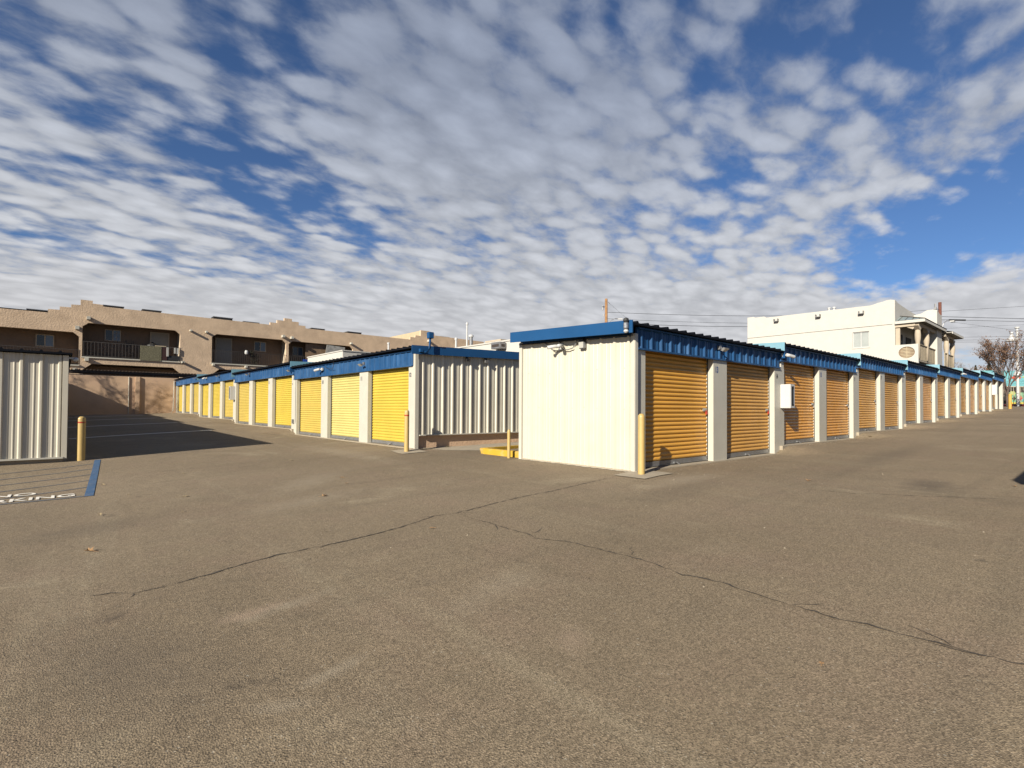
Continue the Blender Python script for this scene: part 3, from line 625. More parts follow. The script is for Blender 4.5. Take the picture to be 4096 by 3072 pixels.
# yellow kerb between the rows, with bark bed
t = thing('yellow_kerb', 'yellow painted concrete kerb at the mouth of the gap between the two rows', 'kerb', (7.9, 9.3, -1.08))
zk = -1.08
MB().hexa([(7.45,9.62,zk-.1),(7.50,8.30,zk-.1),(7.64,8.30,zk-.1),(7.62,9.62,zk-.1),(7.45,9.62,zk+.15),(7.50,8.30,zk+.15),(7.64,8.30,zk+.15),(7.62,9.62,zk+.15)]).build('front_kerb', 'kerb_y', t, bevel=.012)
MB().hexa([(7.45,9.63,zk-.1),(7.62,9.63,zk-.1),(9.6,9.9,zk-.1),(9.55,10.05,zk-.1),(7.45,9.75,zk+.15),(7.62,9.63,zk+.15),(9.6,9.9,zk+.15),(9.55,10.05,zk+.15)]).build('side_kerb', 'kerb_y', t, bevel=.012)
MB().quad((7.63, 8.3, zk+.08), (9.6, 8.3, zk+.08), (9.6, 9.95, zk+.08), (7.63, 9.65, zk+.08)).build('planting_bed', 'asphalt', kind='structure')
mb = MB(); mb.quad((7.3, 10.9, -1.048), (8.3, 9.95, -1.045), (14, 9.95, -.93), (14, 11.58, -.93), (7.0, 11.58, -1.04)); mb.build('concrete_walk', 'concrete', kind='structure')

def flood(label, fr, s, z, n0=.035, pan=0, m_='lamp_glass', grp='flood lights fixed to the blue fascias'):
    x, y, zz = fr(s, n0, z); t = thing('flood_light', label, 'flood light', (x, y, zz), grp)
    MB(fr).box(s-.04, s+.04, n0-.03, n0+.03, z-.03, z+.05).tube([(s, n0+.03, z), (s, n0+.10, z-.02)], .012, 6).build('bracket', 'galv', t)
    MB(fr).hexa([(s-.09, n0+.07, z-.06), (s+.09, n0+.07, z-.06), (s+.09, n0+.13, z-.0), (s-.09, n0+.13, z-.0), (s-.09, n0+.10, z-.09+.02), (s+.09, n0+.10, z-.07), (s+.09, n0+.17, z-.02), (s-.09, n0+.17, z-.02)]).build('housing', 'galv', t)
    MB(fr).hexa([(s-.08, n0+.103, z-.078), (s+.08, n0+.103, z-.078), (s+.08, n0+.168, z-.028), (s-.08, n0+.168, z-.028), (s-.08, n0+.10, z-.072), (s+.08, n0+.10, z-.072), (s+.08, n0+.165, z-.022), (s-.08, n0+.165, z-.022)]).build('lens', m_, t)
    return t
def camera_(label, fr, s, z, n0=.05, turn=1, grp='white security cameras on the storage rows'):
    x, y, zz = fr(s, n0, z); t = thing('security_camera', label, 'security camera', (x, y, zz), grp)
    MB(fr).box(s-.05, s+.05, n0-.04, n0+.02, z-.05, z+.05).build('mount', 'white', t, bevel=.01)
    MB(fr).tube([(s, n0+.01, z), (s+.05*turn, n0+.06, z-.01), (s+.10*turn, n0+.09, z-.01)], .02, 8).build('arm', 'white', t)
    MB(fr).tube([(s+.02*turn, n0+.07, z+.0), (s+.09*turn, n0+.10, z-.01), (s+.24*turn, n0+.15, z-.035), (s+.26*turn, n0+.155, z-.04)], .042, 12).build('housing', 'white', t, smooth=True)
    MB(fr).tube([(s+.255*turn, n0+.155, z-.04), (s+.268*turn, n0+.16, z-.043)], .026, 10).build('lens', 'black', t)
    return t
flood('small flood light above the number 13 pillar', FB, 10.25, 1.28)
camera_('white bullet camera where the first and second amber roofs step', FB, 13.37, 1.36, .07)
camera_('white camera above the fifth roof step of the far right row', FB, 36.98, 2.06, .07)
flood('flood light on the blue fascia above unit 11', FA, 14.41, 1.30)
camera_('white twin head camera on the fascia above unit 10', FA, 17.63, 1.31, .06, turn=1)
flood('flood light at the first step of the yellow door roofs', FA, 20.85, 1.46)
flood('flood light on the fascia above the cabinet pillar', FA, 26.87, 1.58)
flood('flood light on the fascia just beyond the white cabinet', FA, 33.2, 1.78)
camera_('white camera on the fascia of the distant yellow doors', FA, 36.5, 1.78, .06)
flood('most distant flood light, high on the last blue fascia but one roof', FA, 39.9, 1.93)
flood('dark little light near the tan wall end of the yellow row', FA, 46.3, 1.96, m_='black')
def cable(label, pts, r, m_='wire', fr=None, name='cable', grp=None):
    c = MB(fr).tube(pts, r, 6); p = Vector(c.v[0]); return c.build(name, m_, None, label, 'cable', grp, loc=tuple(p))
cable('black loop of cable beside the twin head camera', [(17.4, .05, 1.40), (17.0, .12, 1.30), (16.6, .10, 1.27), (16.5, .1, 1.40), (16.45, .17, 1.60)], .008, fr=FA)
cable('thin dark wire hanging down the third unit pillar', [(A_V[3]-.2, .01, 1.2), (A_V[3]-.2, .012, .2), (A_V[3]-.19, .012, -.55), (A_V[3]-.16, .012, -.62)], .006, fr=FA)
MB(FA).box(A_V[3]-.02, A_V[3]+.10, .001, .05, -.62, -.46).build('outlet_box', 'galv', None, 'small grey outlet box low on a white pillar of the yellow row', 'outlet box', loc=FA(A_V[3], 0, -.5))
# end wall of B: conduit, camera, junction, motion light
FE = lambda s, n, z: (7.35-n, s, z)
t = thing('security_camera', 'white twin bullet camera hung on looping cable on the big cream end wall', 'security camera', FE(6.97, 0, 1.2), 'white security cameras on the storage rows')
MB(FE).box(6.93, 7.03, .0, .05, 1.16, 1.27).build('mount', 'white', t, bevel=.01)
MB(FE).tube([(7.0, .05, 1.22), (7.05, .12, 1.22), (7.12, .26, 1.19)], .035, 10).tube([(6.94, .05, 1.22), (6.9, .12, 1.22), (6.84, .25, 1.20)], .035, 10).build('housing', 'white', t, smooth=True)
MB(FE).tube([(6.97, .03, 1.27), (7.02, .05, 1.31), (7.06, .03, 1.29)], .014, 6).build('bracket', 'galv', t)
cable('pale cable drooping from the blue fascia to the end wall camera', [(7.50, .02, 1.33), (7.4, .03, 1.31), (7.2, .03, 1.17), (7.1, .04, 1.14), (7.0, .04, 1.16)], .010, 'galv', FE)
cable('pale cable looping from the end wall camera up to the light', [(6.95, .04, 1.16), (6.8, .04, 1.14), (6.68, .03, 1.16), (6.62, .03, 1.22), (6.5, .03, 1.32)], .010, 'galv', FE)
cable('long black conduit running under the blue rake of the end wall', [(8.2, .035, 1.36), (7.5, .035, 1.335), (6.5, .035, 1.31), (5.3, .035, 1.27)], .012, 'black', FE)
t = thing('wall_light', 'square grey light under the blue trim of the cream end wall', 'wall light', FE(6.42, 0, 1.2))
MB(FE).box(6.36, 6.50, .0, .07, 1.13, 1.26).build('housing', 'galv', t, bevel=.01)
MB(FE).box(6.375, 6.485, .07, .078, 1.14, 1.25).build('lens', 'lamp_glass', t)
MB(FE).box(6.38, 6.48, .0, .09, 1.26, 1.30).build('hood', 'black', t)
t = thing('motion_sensor_light', 'black and silver sensor light at the top corner of the blue rake', 'light', (7.08, 5.25, 1.4))
MB().lathe((7.09, 5.27, 1.33), [(.03, 0), (.045, .03), (.045, .11), (.03, .13)], 12).build('body', 'steel', t)
MB().lathe((7.09, 5.27, 1.46), [(.04, 0), (.05, .02), (.04, .06), (.01, .075)], 12).build('cap', 'black', t)
MB().lathe((7.09, 5.27, 1.28), [(.02, 0), (.042, .02), (.035, .05)], 12).build('lens', 'white', t)
MB().box(7.08, 7.14, 5.24, 5.30, 1.36, 1.48).build('bracket', 'black', t)
# A end wall fixtures: conduit with weatherhead, lights
t = thing('blue_conduit', 'blue painted conduit with a square box rising over the roof corner of unit 12', 'conduit', (7.05, 11.36, 1.4))
MB().tube([(6.80, 11.40, 1.46), (6.92, 11.36, 1.42), (7.00, 11.34, 1.44), (7.05, 11.33, 1.52), (7.06, 11.33, 1.78)], .028, 10).build('pipe', 'blue_trim', t, smooth=True)
MB().box(7.0, 7.14, 11.27, 11.40, 1.78, 1.94).build('box', 'blue_trim', t, bevel=.01)
MB().box(6.78, 6.86, 11.33, 11.41, 1.42, 1.50).build('junction', 'blue_trim', t)
for s, lab in ((8.33, 'black spot light under the dark blue rake near the middle of the ribbed wall'), (8.98, 'square lit wall light under the dark blue rake of the ribbed wall')):
    t = thing('wall_light', lab, 'wall light', (s, 11.5, 1.4))
    MB().box(s-.03, s+.03, 11.46, 11.5, 1.36, 1.42).build('bracket', 'black', t)
    MB().hexa([(s-.05, 11.42, 1.28), (s+.05, 11.42, 1.28), (s+.05, 11.48, 1.30), (s-.05, 11.48, 1.30), (s-.05, 11.41, 1.35), (s+.05, 11.41, 1.35), (s+.05, 11.48, 1.37), (s-.05, 11.48, 1.37)]).build('housing', 'galv' if s > 8.5 else 'black', t)
# small light on the C corner
t = thing('wall_light', 'round white lamp at the top corner of the left cream building', 'wall light', (.2, 14.9, 1.0))
MB().lathe((.21, 14.93, .98), [(.02, 0), (.05, .02), (.055, .05), (.03, .09)], 12).build('globe', 'white', t, smooth=True)
MB().box(.09, .2, 14.91, 14.95, 1.03, 1.07).build('bracket', 'white', t)
# extinguisher cabinets
def cabinet(label, fr, s0, s1, n0, n1, z0, z1, glass='front'):
    t = thing('extinguisher_cabinet', label, 'cabinet', fr((s0+s1)/2, n0, z0), 'white fire extinguisher cabinets on pillars')
    b = MB(fr).box(s0, s1, n0, n1, z0, z1).build('box', 'white', t, bevel=.008)
    g0, g1 = s0+.07, s1-.07
    MB(fr).box(g0, g1, n1, n1+.006, z0+.06, z1-.05).build('glass_pane', 'glass_dark', t)
    MB(fr).box((g0+g1)/2+.02, g1-.01, n1+.0065, n1+.009, z0+.1, z1-.12).build('sticker', 'glass_blue', t)
cabinet('white fire extinguisher cabinet with a glass door on the number 14 pillar', FB, 13.36, 13.62, .0, .24, .055, .64)
cabinet('white cabinet on a pillar near the far end of the amber row', FB, B_U[14]+.02, B_U[14]+.34, .0, .26, B_Z[6]+1.15, B_Z[6]+1.85)
cabinet('white cabinet on the second step pillar of the yellow row', FA, A_V[6]-.12, A_V[6]+.16, .0, .24, A_Z[1]+1.2, A_Z[1]+1.9)

# ------------------------------------------------------------------ tan boundary wall at the end of the left court
t = thing('boundary_wall', 'pinkish tan stucco wall closing the far end of the left court', 'wall', (3, 48, -.6))
MB().box(-10, UA+.1, 48.0, 48.25, -1.2, 2.23).build('wall', 'stucco_wall', t)
MB().box(4.12, 4.40, 47.9, 48.0, -1.2, 2.235).build('pilaster', 'stucco_wall', t)
MB().tube([(3.74, 47.97, -.7), (3.74, 47.97, 2.2)], .03, 8).build('drain_pipe', 'white_trim', t)
MB().tube([(6.4, 47.8, -.5), (6.55, 47.9, -.3), (6.6, 47.95, 2.0)], .035, 8).build('downpipe', 'white_trim', None, 'white downpipe in the corner where the yellow row meets the tan wall', 'pipe', loc=(6.5, 47.9, -.5))

# ------------------------------------------------------------------ apartment building
VAP = 55.0
ap = thing('apartment_building', 'two storey tan stucco apartment building with recessed balconies and stepped parapet', 'apartment building', (8, VAP, -.5))
PL = lambda a, n, z: (a, VAP+n, z)
def cham(u0, u1, z0, z1, c=.32, l=True, r=True):
    q = [(u0, z0), (u1, z0)]
    q += [(u1, z1-c), (u1-c*1.2, z1)] if r else [(u1, z1)]
    q += [(u0+c*1.2, z1), (u0, z1-c)] if l else [(u0, z1)]
    return q
top = [(42.7,8.97),(34.9,9.07),(34.9,9.29),(34.17,9.29),(34.17,9.52),(32.93,9.52),(32.93,9.06),(32.93,8.83),(32.2,8.83),(32.2,8.57),(31.5,8.57),(31.5,8.25),(19.08,8.28),(19.08,8.52),(18.39,8.52),(18.39,8.84),(17.71,8.84),(17.71,9.1),(16.97,9.1),(16.97,8.82),(16.27,8.82),(16.27,8.52),(15.61,8.52),(15.61,8.27),(2.45,8.33),(2.45,8.47),(1.77,8.49),(1.77,8.71),(1.0,8.71),(1.0,8.26),(.42,8.23),(.42,7.99),(-.28,7.97),(-.28,7.70),(-.98,7.68),(-.98,7.40),(-16,7.30)]
top = [p for i, p in enumerate(top) if p != (32.93, 9.06)]
outl = [(-16, -1.5), (42.7, -1.5)]+top
holes = [cham(-15.5, .95, 3.37, 6.0, l=False), cham(1.15, 7.96, 4.07, 6.86), cham(10.49, 17.17, 4.13, 6.86), cham(17.42, 24.3, 4.13, 6.82),
         cham(1.25, 7.98, .3, 3.50, .45), cham(10.6, 17.1, .3, 3.56, .45), cham(25.0, 28.5, 4.13, 6.0)]
MB().holed(outl, holes, PL, 0, .30).build('facade_wall', 'stucco', ap)
MB().box(33.0, 33.3, VAP+.3, 68, 6, 9.5).build('parapet_wall', 'stucco_cream', ap)
MB().box(-16, 33, VAP+8, VAP+8.3, -1, 7.6).build('rear_wall', 'stucco', ap)
MB().box(-16, 33, VAP+.3, VAP+8, 7.3, 7.5).build('roof', 'roof', ap)
MB().box(33.3, 42.7, VAP+.3, 68, 8.4, 8.6).build('roof', 'roof', ap)
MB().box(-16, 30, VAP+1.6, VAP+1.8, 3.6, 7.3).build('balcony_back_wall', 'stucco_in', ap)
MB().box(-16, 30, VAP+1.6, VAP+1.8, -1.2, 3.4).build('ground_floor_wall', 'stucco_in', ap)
for u0, u1, z in ((-16, 1.05, 3.2), (1.05, 9, 3.9), (9, 30, 3.95)): MB().box(u0, u1, VAP+.3, VAP+1.6, z, z+.15).build('balcony_floor', 'concrete', ap)
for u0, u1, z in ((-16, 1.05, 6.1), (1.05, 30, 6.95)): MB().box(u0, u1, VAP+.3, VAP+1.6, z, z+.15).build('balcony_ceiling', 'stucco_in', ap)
for u in (1.05, 9.3, 17.3, 24.8): MB().box(u-.08 if u < 5 or u > 17 else u-1.0, u+.08 if u < 5 or u > 17 else u+1.0, VAP+.3, VAP+1.6, -1, 7.3).build('partition_wall', 'post_plaster', ap)
MB().box(7.98, 8.12, VAP+.3, VAP+1.6, 4, 6.95).build('partition_wall', 'post_plaster', ap)
def apwin(u0, u1, z0, z1, grid=False, d=VAP+1.6):
    f = MB(); w_ = .07
    f.box(u0, u1, d-.05, d, z0, z0+w_).box(u0, u1, d-.05, d, z1-w_, z1).box(u0, u0+w_, d-.05, d, z0+w_, z1-w_).box(u1-w_, u1, d-.05, d, z0+w_, z1-w_)
    um = (u0+u1)/2; f.box(um-.04, um+.04, d-.05, d, z0+w_, z1-w_)
    o = f.build('window', 'post_plaster', ap)
    MB().box(u0+w_, um-.04, d-.02, d-.005, z0+w_, z1-w_).build('pane', 'glass_dark', o)
    MB().box(um+.04, u1-w_, d-.03, d-.012, z0+w_, z1-w_).build('pane', 'glass_blue', o)
    if grid:
        g = MB(); uc = (um+u1)/2-.01; g.box(uc-.015, uc+.015, d-.045, d-.03, z0+w_, z1-w_)
        for q in (1, 2): zz = z0+(z1-z0)*q/3; g.box(um+.04, u1-w_, d-.046, d-.031, zz-.015, zz+.015)
        g.build('glazing_bars', 'post_plaster', o)
apwin(-1.71, -.58, 4.80, 5.80); apwin(2.66, 3.78, 5.66, 6.64, True); apwin(14.55, 15.68, 5.65, 6.66); apwin(18.3, 19.4, 5.5, 6.45)
for u0, u1 in ((5.95, 7.25), (11.15, 12.45)):
    d = MB().box(u0, u1, VAP+1.5, VAP+1.6, 4.08, 6.66).build('door', 'door_w', ap)
    MB().box(u0-.08, u0, VAP+1.48, VAP+1.6, 4.08, 6.72).box(u1, u1+.08, VAP+1.48, VAP+1.6, 4.08, 6.72).box(u0, u1, VAP+1.48, VAP+1.6, 6.66, 6.72).build('door_frame', 'post_plaster', d)
    MB().box(u0+.12, u1-.12, VAP+1.49, VAP+1.5, 5.7, 6.5).box(u0+.12, u1-.12, VAP+1.49, VAP+1.5, 4.3, 5.5).build('door_panels', 'door_w', d)
def railing(u0, u1, zb, zt, m_, n=-.02, gap=.19):
    f = MB(); f.box(u0, u1, VAP+n-.02, VAP+n+.02, zt-.04, zt).box(u0, u1, VAP+n-.015, VAP+n+.015, zb+.06, zb+.09)
    r = f.build('railing', m_, ap); b = MB(); u = u0+.08
    while u < u1: b.box(u-.014, u+.014, VAP+n-.012, VAP+n+.012, zb+.09, zt-.04); u += gap
    b.build('balusters', m_, r)
railing(-15.5, .95, 3.38, 4.60, 'iron'); railing(1.17, 7.95, 4.08, 5.33, 'iron_pale', gap=.23); railing(10.5, 17.15, 4.14, 5.35, 'iron', gap=.17); railing(17.44, 24.2, 4.14, 5.30, 'iron_pale', gap=.2)
for u0, u1, z in ((-15.5, 1.0, 3.37), (1.1, 8.0, 4.07), (10.4, 17.2, 4.13)):
    MB().box(u0, u1, VAP-.10, VAP+.02, z-.10, z-.0).build('balcony_ledge', 'white_trim', ap)
def canale(px, z, s=.22):
    f = MB().box(px-s/2, px+s/2, VAP-.42, VAP+.02, z-s/2, z+s/2); f.build('roof_spout', 'white_trim', ap, bevel=.015)
for u, z, s in ((1.52, 7.22, .26), (.82, 6.35, .28), (8.75, 6.95, .17), (1.45, 3.82, .27), (8.15, 4.02, .19), (10.0, 6.95, .17), (16.82, 7.2, .26), (17.68, 7.13, .26), (8.22, 4.0, .15), (10.6, 3.95, .2), (13.4, 3.9, .2), (24.0, 7.1, .2), (34.0, 8.3, .25), (.72, 2.95, .25)):
    canale(u, z, s)
# the second balcony bay is clad with boards and tarpaulin
MB().box(19.25, 21.4, VAP+.35, VAP+.40, 4.2, 6.75).build('board_cladding', 'wood_brown', ap)
MB().hexa([(21.1, VAP-.10, 5.2), (23.2, VAP-.12, 5.4), (23.2, VAP-.04, 5.4), (21.1, VAP-.02, 5.2), (21.35, VAP-.08, 6.75), (23.35, VAP-.08, 6.62), (23.35, VAP-.02, 6.62), (21.35, VAP-.02, 6.75)]).build('tarpaulin', 'tarp', None, 'wrinkled grey tarpaulin closing the right balcony end', 'tarpaulin', loc=(22.2, VAP-.1, 5.2))
MB().box(18.85, 19.75, VAP-.12, VAP-.04, 4.25, 5.02).build('bin', 'blue_plastic', None, 'bright blue plastic panel on the right balcony rail', 'panel', loc=(19.3, VAP-.1, 4.3))
# things on the balconies
wil = MB().box(5.02, 6.55, VAP-.12, VAP-.04, 4.0, 5.28); wil.build('willow_screen', 'hedge', None, 'rough woven willow screen hung over the balcony rail', 'screen', loc=(5.8, VAP-.1, 4.0))
MB().box(6.58, 6.98, VAP-.10, VAP-.05, 4.1, 5.25).build('dark_cloth', 'cloth_d', None, 'dark red cloth hanging beside the willow screen', 'cloth', loc=(6.8, VAP-.1, 4.1))
for u0, u1, z0, z1, lab in ((6.92, 7.10, 4.45, 5.28, 'long white towel hanging left on the balcony rail'), (7.50, 7.64, 4.75, 5.28, 'short white towel hanging near the right end of the rail'), (7.70, 7.84, 4.70, 5.26, 'white towel hanging rightmost on the balcony rail')):
    MB().box(u0, u1, VAP-.14, VAP-.06, z0, z1).build('towel', 'cloth_w', None, lab, 'towel', 'towels drying on the balcony rail', loc=(u0, VAP-.1, z0), bevel=.02)
MB().box(7.0, 7.95, VAP-.07, VAP-.04, 4.12, 4.55).build('dark_blanket', 'black', None, 'black blanket hanging low under the white towels', 'blanket', loc=(7.5, VAP-.05, 4.1))
def wchair(u, label):
    t = thing('wooden_chair', label, 'chair', (u, VAP+.7, 4.05), None)
    MB().box(u-.25, u+.25, VAP+.5, VAP+.95, 4.48, 4.53).build('seat', 'wood_dark', t)
    for du in (-.25, .25):
        MB().box(u+du-.03, u+du+.03, VAP+.9, VAP+.96, 4.05, 5.75).build('leg', 'wood_dark', t); MB().box(u+du-.03, u+du+.03, VAP+.5, VAP+.56, 4.05, 4.48).build('leg', 'wood_dark', t)
    MB().box(u-.25, u+.25, VAP+.91, VAP+.95, 5.25, 5.33).box(u-.25, u+.25, VAP+.91, VAP+.95, 5.42, 5.48).build('backrest', 'wood_dark', t)
wchair(4.35, 'dark ladder back chair stacked high behind the balcony rail')
MB().lathe((6.0, VAP+.9, 4.1), [(.55, 0), (.6, .9), (.45, 1.35), (.1, 1.62), (.02, 1.66)], 12).build('covered_grill', 'black', None, 'black covered grill behind the willow screen', 'grill', loc=(6.0, VAP+.9, 4.1))
MB().box(6.1, 6.9, VAP-.1, VAP+.15, 5.3, 5.38).build('plank', 'wood_pale', None, 'pale plank lying on top of the balcony rail', 'plank', loc=(6.5, VAP, 5.3))
MB().lathe((13.45, VAP-.08, 5.1), [(.06, 0), (.15, .08), (.17, .25), (.12, .38), (.13, .42)], 14).build('wall_pot', 'white', None, 'white ceramic pot hung on the middle balcony rail', 'pot', loc=(13.45, VAP-.08, 5.1))
def scatter(name, c, rad, n, size, m_, label=None, cat=None, parent=None, seed=1, shape=None, group=None, flat=.4):
    rnd = random.Random(seed); mb = MB()
    for i in range(n):
        while True:
            p = Vector((rnd.uniform(-1, 1), rnd.uniform(-1, 1), rnd.uniform(-1, 1)))
            if p.length < 1 and (shape is None or shape(p, rnd)): break
        p = Vector((c[0]+p.x*rad[0], c[1]+p.y*rad[1], c[2]+p.z*rad[2]))
        a = Vector((rnd.gauss(0, 1), rnd.gauss(0, 1), rnd.gauss(0, 1))).normalized(); b = a.orthogonal().normalized()*flat; s = size*rnd.uniform(.6, 1.4)
        mb.quad(tuple(p-a*s), tuple(p+b*s), tuple(p+a*s), tuple(p-b*s))
    return mb.build(name, m_, parent, label, cat, group, loc=None if parent else (c[0], c[1], c[2]-rad[2]))
scatter('potted_plant', (14.3, VAP+.25, 4.75), (.45, .25, .55), 260, .09, 'leaf_dark', 'dark trailing plant behind the middle balcony rail', 'plant', seed=5)
scatter('potted_plant', (13.9, VAP-.02, 5.3), (.3, .12, .25), 120, .06, 'leaf_dark', 'small dark plant beside the hanging white pot', 'plant', seed=6)
# patio cover with slats above the boundary wall
t = thing('patio_cover', 'long dark slatted patio cover showing above the tan boundary wall', 'patio cover', (4.5, 51, 0))
MB().box(.2, 8.4, 50.6, 50.7, 2.55, 2.72).box(.2, 8.4, 52.6, 52.7, 2.55, 2.72).build('beam', 'wood_dark', t)
mb = MB(); u = .25
while u < 8.4: mb.box(u, u+.07, 50.4, 53, 2.72, 2.80); u += .22
mb.build('slats', 'wood_dark', t)
for u in (.3, 3.4, 5.6, 8.3): MB().box(u-.05, u+.05, 50.6, 50.7, -.5, 2.55).build('post', 'wood_dark', t)
MB().box(.2, 8.4, 50.62, 50.66, 2.28, 2.40).build('fringe', 'iron', t)
# roof units on the apartment
for u0, u1, z, h, lab in ((-2.2, -.95, 7.35, .32, 'flat dark roof unit left of the first stepped parapet'), (2.5, 3.85, 8.35, .26, 'flat dark roof unit just right of the first stepped parapet'), (5.2, 6.55, 8.30, .30, 'second dark roof unit right of the first parapet peak'),
                       (10.7, 12.3, 8.27, .36, 'dark framed roof unit over the plain wall between balconies'), (13.3, 14.7, 8.27, .2, 'thin dark roof unit left of the middle parapet peak'), (19.9, 21.3, 8.27, .26, 'dark roof unit right of the middle parapet peak'), (23.9, 25.5, 8.27, .30, 'dark roof unit far right of the middle parapet peak'), (36.0, 37.4, 8.95, .24, 'low dark roof unit beyond the blue conduit')):
    z -= .09; t = thing('rooftop_unit', lab, 'rooftop unit', (u0, VAP+1, z-.2), 'flat rooftop cooler units on the apartment')
    MB().box(u0, u1, VAP+.5, VAP+1.5, z-.6, z+h).build('housing', 'dark', t)
    MB().box(u0-.05, u1+.05, VAP+.45, VAP+1.55, z+h, z+h+.05).build('lid', 'galv', t)
    MB().box(u0+.15, u1-.15, VAP+.48, VAP+.5, z+.06, z+h-.05).build('louvre', 'black', t)

# ------------------------------------------------------------------ white low buildings behind row A
t = thing('white_building', 'low white block showing above the yellow row roof in the middle', 'building', (14.5, 34.5, 0))
MB().box(14.5, 22, 34.47, 41.2, -.5, 3.9).build('wall', 'stucco_white', t)
MB().box(14.45, 22.05, 34.42, 41.25, 3.9, 3.97).build('coping', 'stucco_white', t)
t = thing('white_building', 'white building with sloping roofline behind the dark blue rake, nearly touching the tall cream wall', 'building', (15, 15, 0))
MB().box(15, 22, 13.2, 24.6, -.5, 3.02).build('wall', 'stucco_white', t)
MB().box(14.96, 22.04, 13.16, 24.64, 3.02, 3.08).build('coping', 'stucco_white', t)
def pipe(label, x, y, z0, z1, r, m_, cap=True, capm=None, cat='vent pipe', name='vent_pipe', grp='roof vent pipes behind the storage rows'):
    t = thing(name, label, cat, (x, y, z0), grp)
    MB().tube([(x, y, z0), (x, y, z1)], r, 12).build('pipe', m_, t)
    if cap: MB().lathe((x, y, z1-.02), [(r*1.05, 0), (r*1.5, .02), (r*1.5, .10), (r*.9, .14)], 14).build('cap', capm or m_, t)
pipe('short white capped vent left of the white roof mast', 16.0, 23.06, 2.8, 3.70, .055, 'white')
pipe('tall thin white mast behind the dark blue rake', 16.0, 22.06, 2.8, 4.40, .045, 'white')
pipe('galvanised vent with a white cap right of the mast', 16.0, 21.70, 2.8, 3.72, .09, 'galv', capm='white')
pipe('white elbow vent pipe on the tan wall above the yellow row', 19, 36.5, 3.2, 4.95, .07, 'white', cap=True)
def acunit(label, x0, x1, y0, y1, z0, z1, m_='post_plaster'):
    t = thing('cooler_unit', label, 'cooler', (x0, y0, z0), 'coolers on the white building')
    MB().box(x0, x1, y0, y1, z0, z1).build('housing', m_, t, bevel=.02)
    MB().box(x0-.01, x0, y0+.08, y1-.08, z0+.08, z1-.1).build('louvre', 'iron', t)
    MB().box(x0+.08, x1-.08, y0-.01, y0, z0+.08, z1-.1).build('louvre', 'iron', t)
acunit('wide tan roof cooler above the white sloping roofline', 19, 20.5, 22.9, 24.4, 3.2, 4.02)
acunit('grey wall cooler fixed to the white building beside the tall cream wall', 14.6, 14.96, 17.65, 18.3, 2.68, 2.98, 'galv')

# ------------------------------------------------------------------ white two storey house behind row B
WU, WV = 44.0, 9.75
h = thing('white_house', 'two storey white stucco house with two covered balconies behind the right row', 'house', (WU, WV, 0))
PW = lambda a, n, z: (WU+n, a, z)
prof = [(20.1, 7.88), (19.6, 7.88), (19.45, 7.80), (18.7, 7.80), (18.55, 7.68), (11.2, 7.62), (11.0, 7.66), (10.75, 7.74), (10.45, 7.78), (10.25, 7.84), (10.0, 7.86), (9.75, 7.80)]
MB().holed([(9.75, -1), (20.1, -1)]+prof, [[(11.3, 4.62), (12.33, 4.62), (12.33, 5.78), (11.3, 5.78)]], PW, 0, .3).build('wall', 'stucco_white', h)
MB().box(WU+.3, 58, 19.8, 20.1, -1, 7.6).build('wall', 'stucco_white', h)
MB().box(WU+.3, 58, WV+.3, 19.8, 7.0, 7.2).build('roof', 'roof', h)
pl2 = [(44.302, 7.79), (44.8, 7.70), (46.2, 7.62), (49.2, 7.52), (52, 7.5)]
MB().holed([(44.302, -1), (52, -1)]+pl2[::-1], [], lambda a, n, z: (a, WV+n, z), 0.002, .3).build('wall', 'stucco_white', h)
MB().box(WU-.012, WU-.002, 9.9, 20.1, 6.095, 6.125).build('control_joint', 'iron_pale', h)
wd = MB().box(WU+.08, WU+.12, 11.3, 12.33, 4.62, 4.68).box(WU+.08, WU+.12, 11.3, 12.33, 5.72, 5.78).box(WU+.08, WU+.12, 11.3, 11.35, 4.68, 5.72).box(WU+.08, WU+.12, 12.28, 12.33, 4.68, 5.72).box(WU+.08, WU+.12, 11.79, 11.84, 4.68, 5.72).build('window', 'white', h)
MB().box(WU+.12, WU+.14, 11.3, 12.33, 4.62, 5.78).build('pane', 'glass_pale', wd)
MB().box(WU-.03, WU+.1, 11.24, 12.39, 4.56, 4.62).build('sill', 'stucco_white', wd)
for v, z in ((18.6*.0+17.7, 7.35), (14.6, 7.30), (11.75, 7.17)):
    s_ = MB().box(WU-.30, WU+.02, v-.16, v+.16, z-.11, z-.07).box(WU-.30, WU+.02, v-.16, v-.13, z-.07, z+.11).box(WU-.30, WU+.02, v+.13, v+.16, z-.07, z+.11).build('scupper', 'galv', h)
# mass two
def PW2(a, n, z): return (49.4+n, a, z)
MB().holed([(8.35, -1), (10.05, -1), (10.05, 7.40), (9.7, 7.38), (9.3, 7.45), (8.95, 7.66), (8.6, 7.66), (8.35, 7.60)], [], PW2, 0, .3).build('wall', 'stucco_white', h)
MB().holed([(49.7, -1), (51.1, -1), (51.1, 7.42), (50.6, 7.38), (50.3, 7.42), (50.0, 7.50), (49.7, 7.60)], [], lambda a, n, z: (a, 8.352+n, z), 0, .3).build('wall', 'stucco_white', h)
MB().box(50.8, 51.1, 8.66, 14, -1, 7.4).build('wall', 'stucco_white', h)
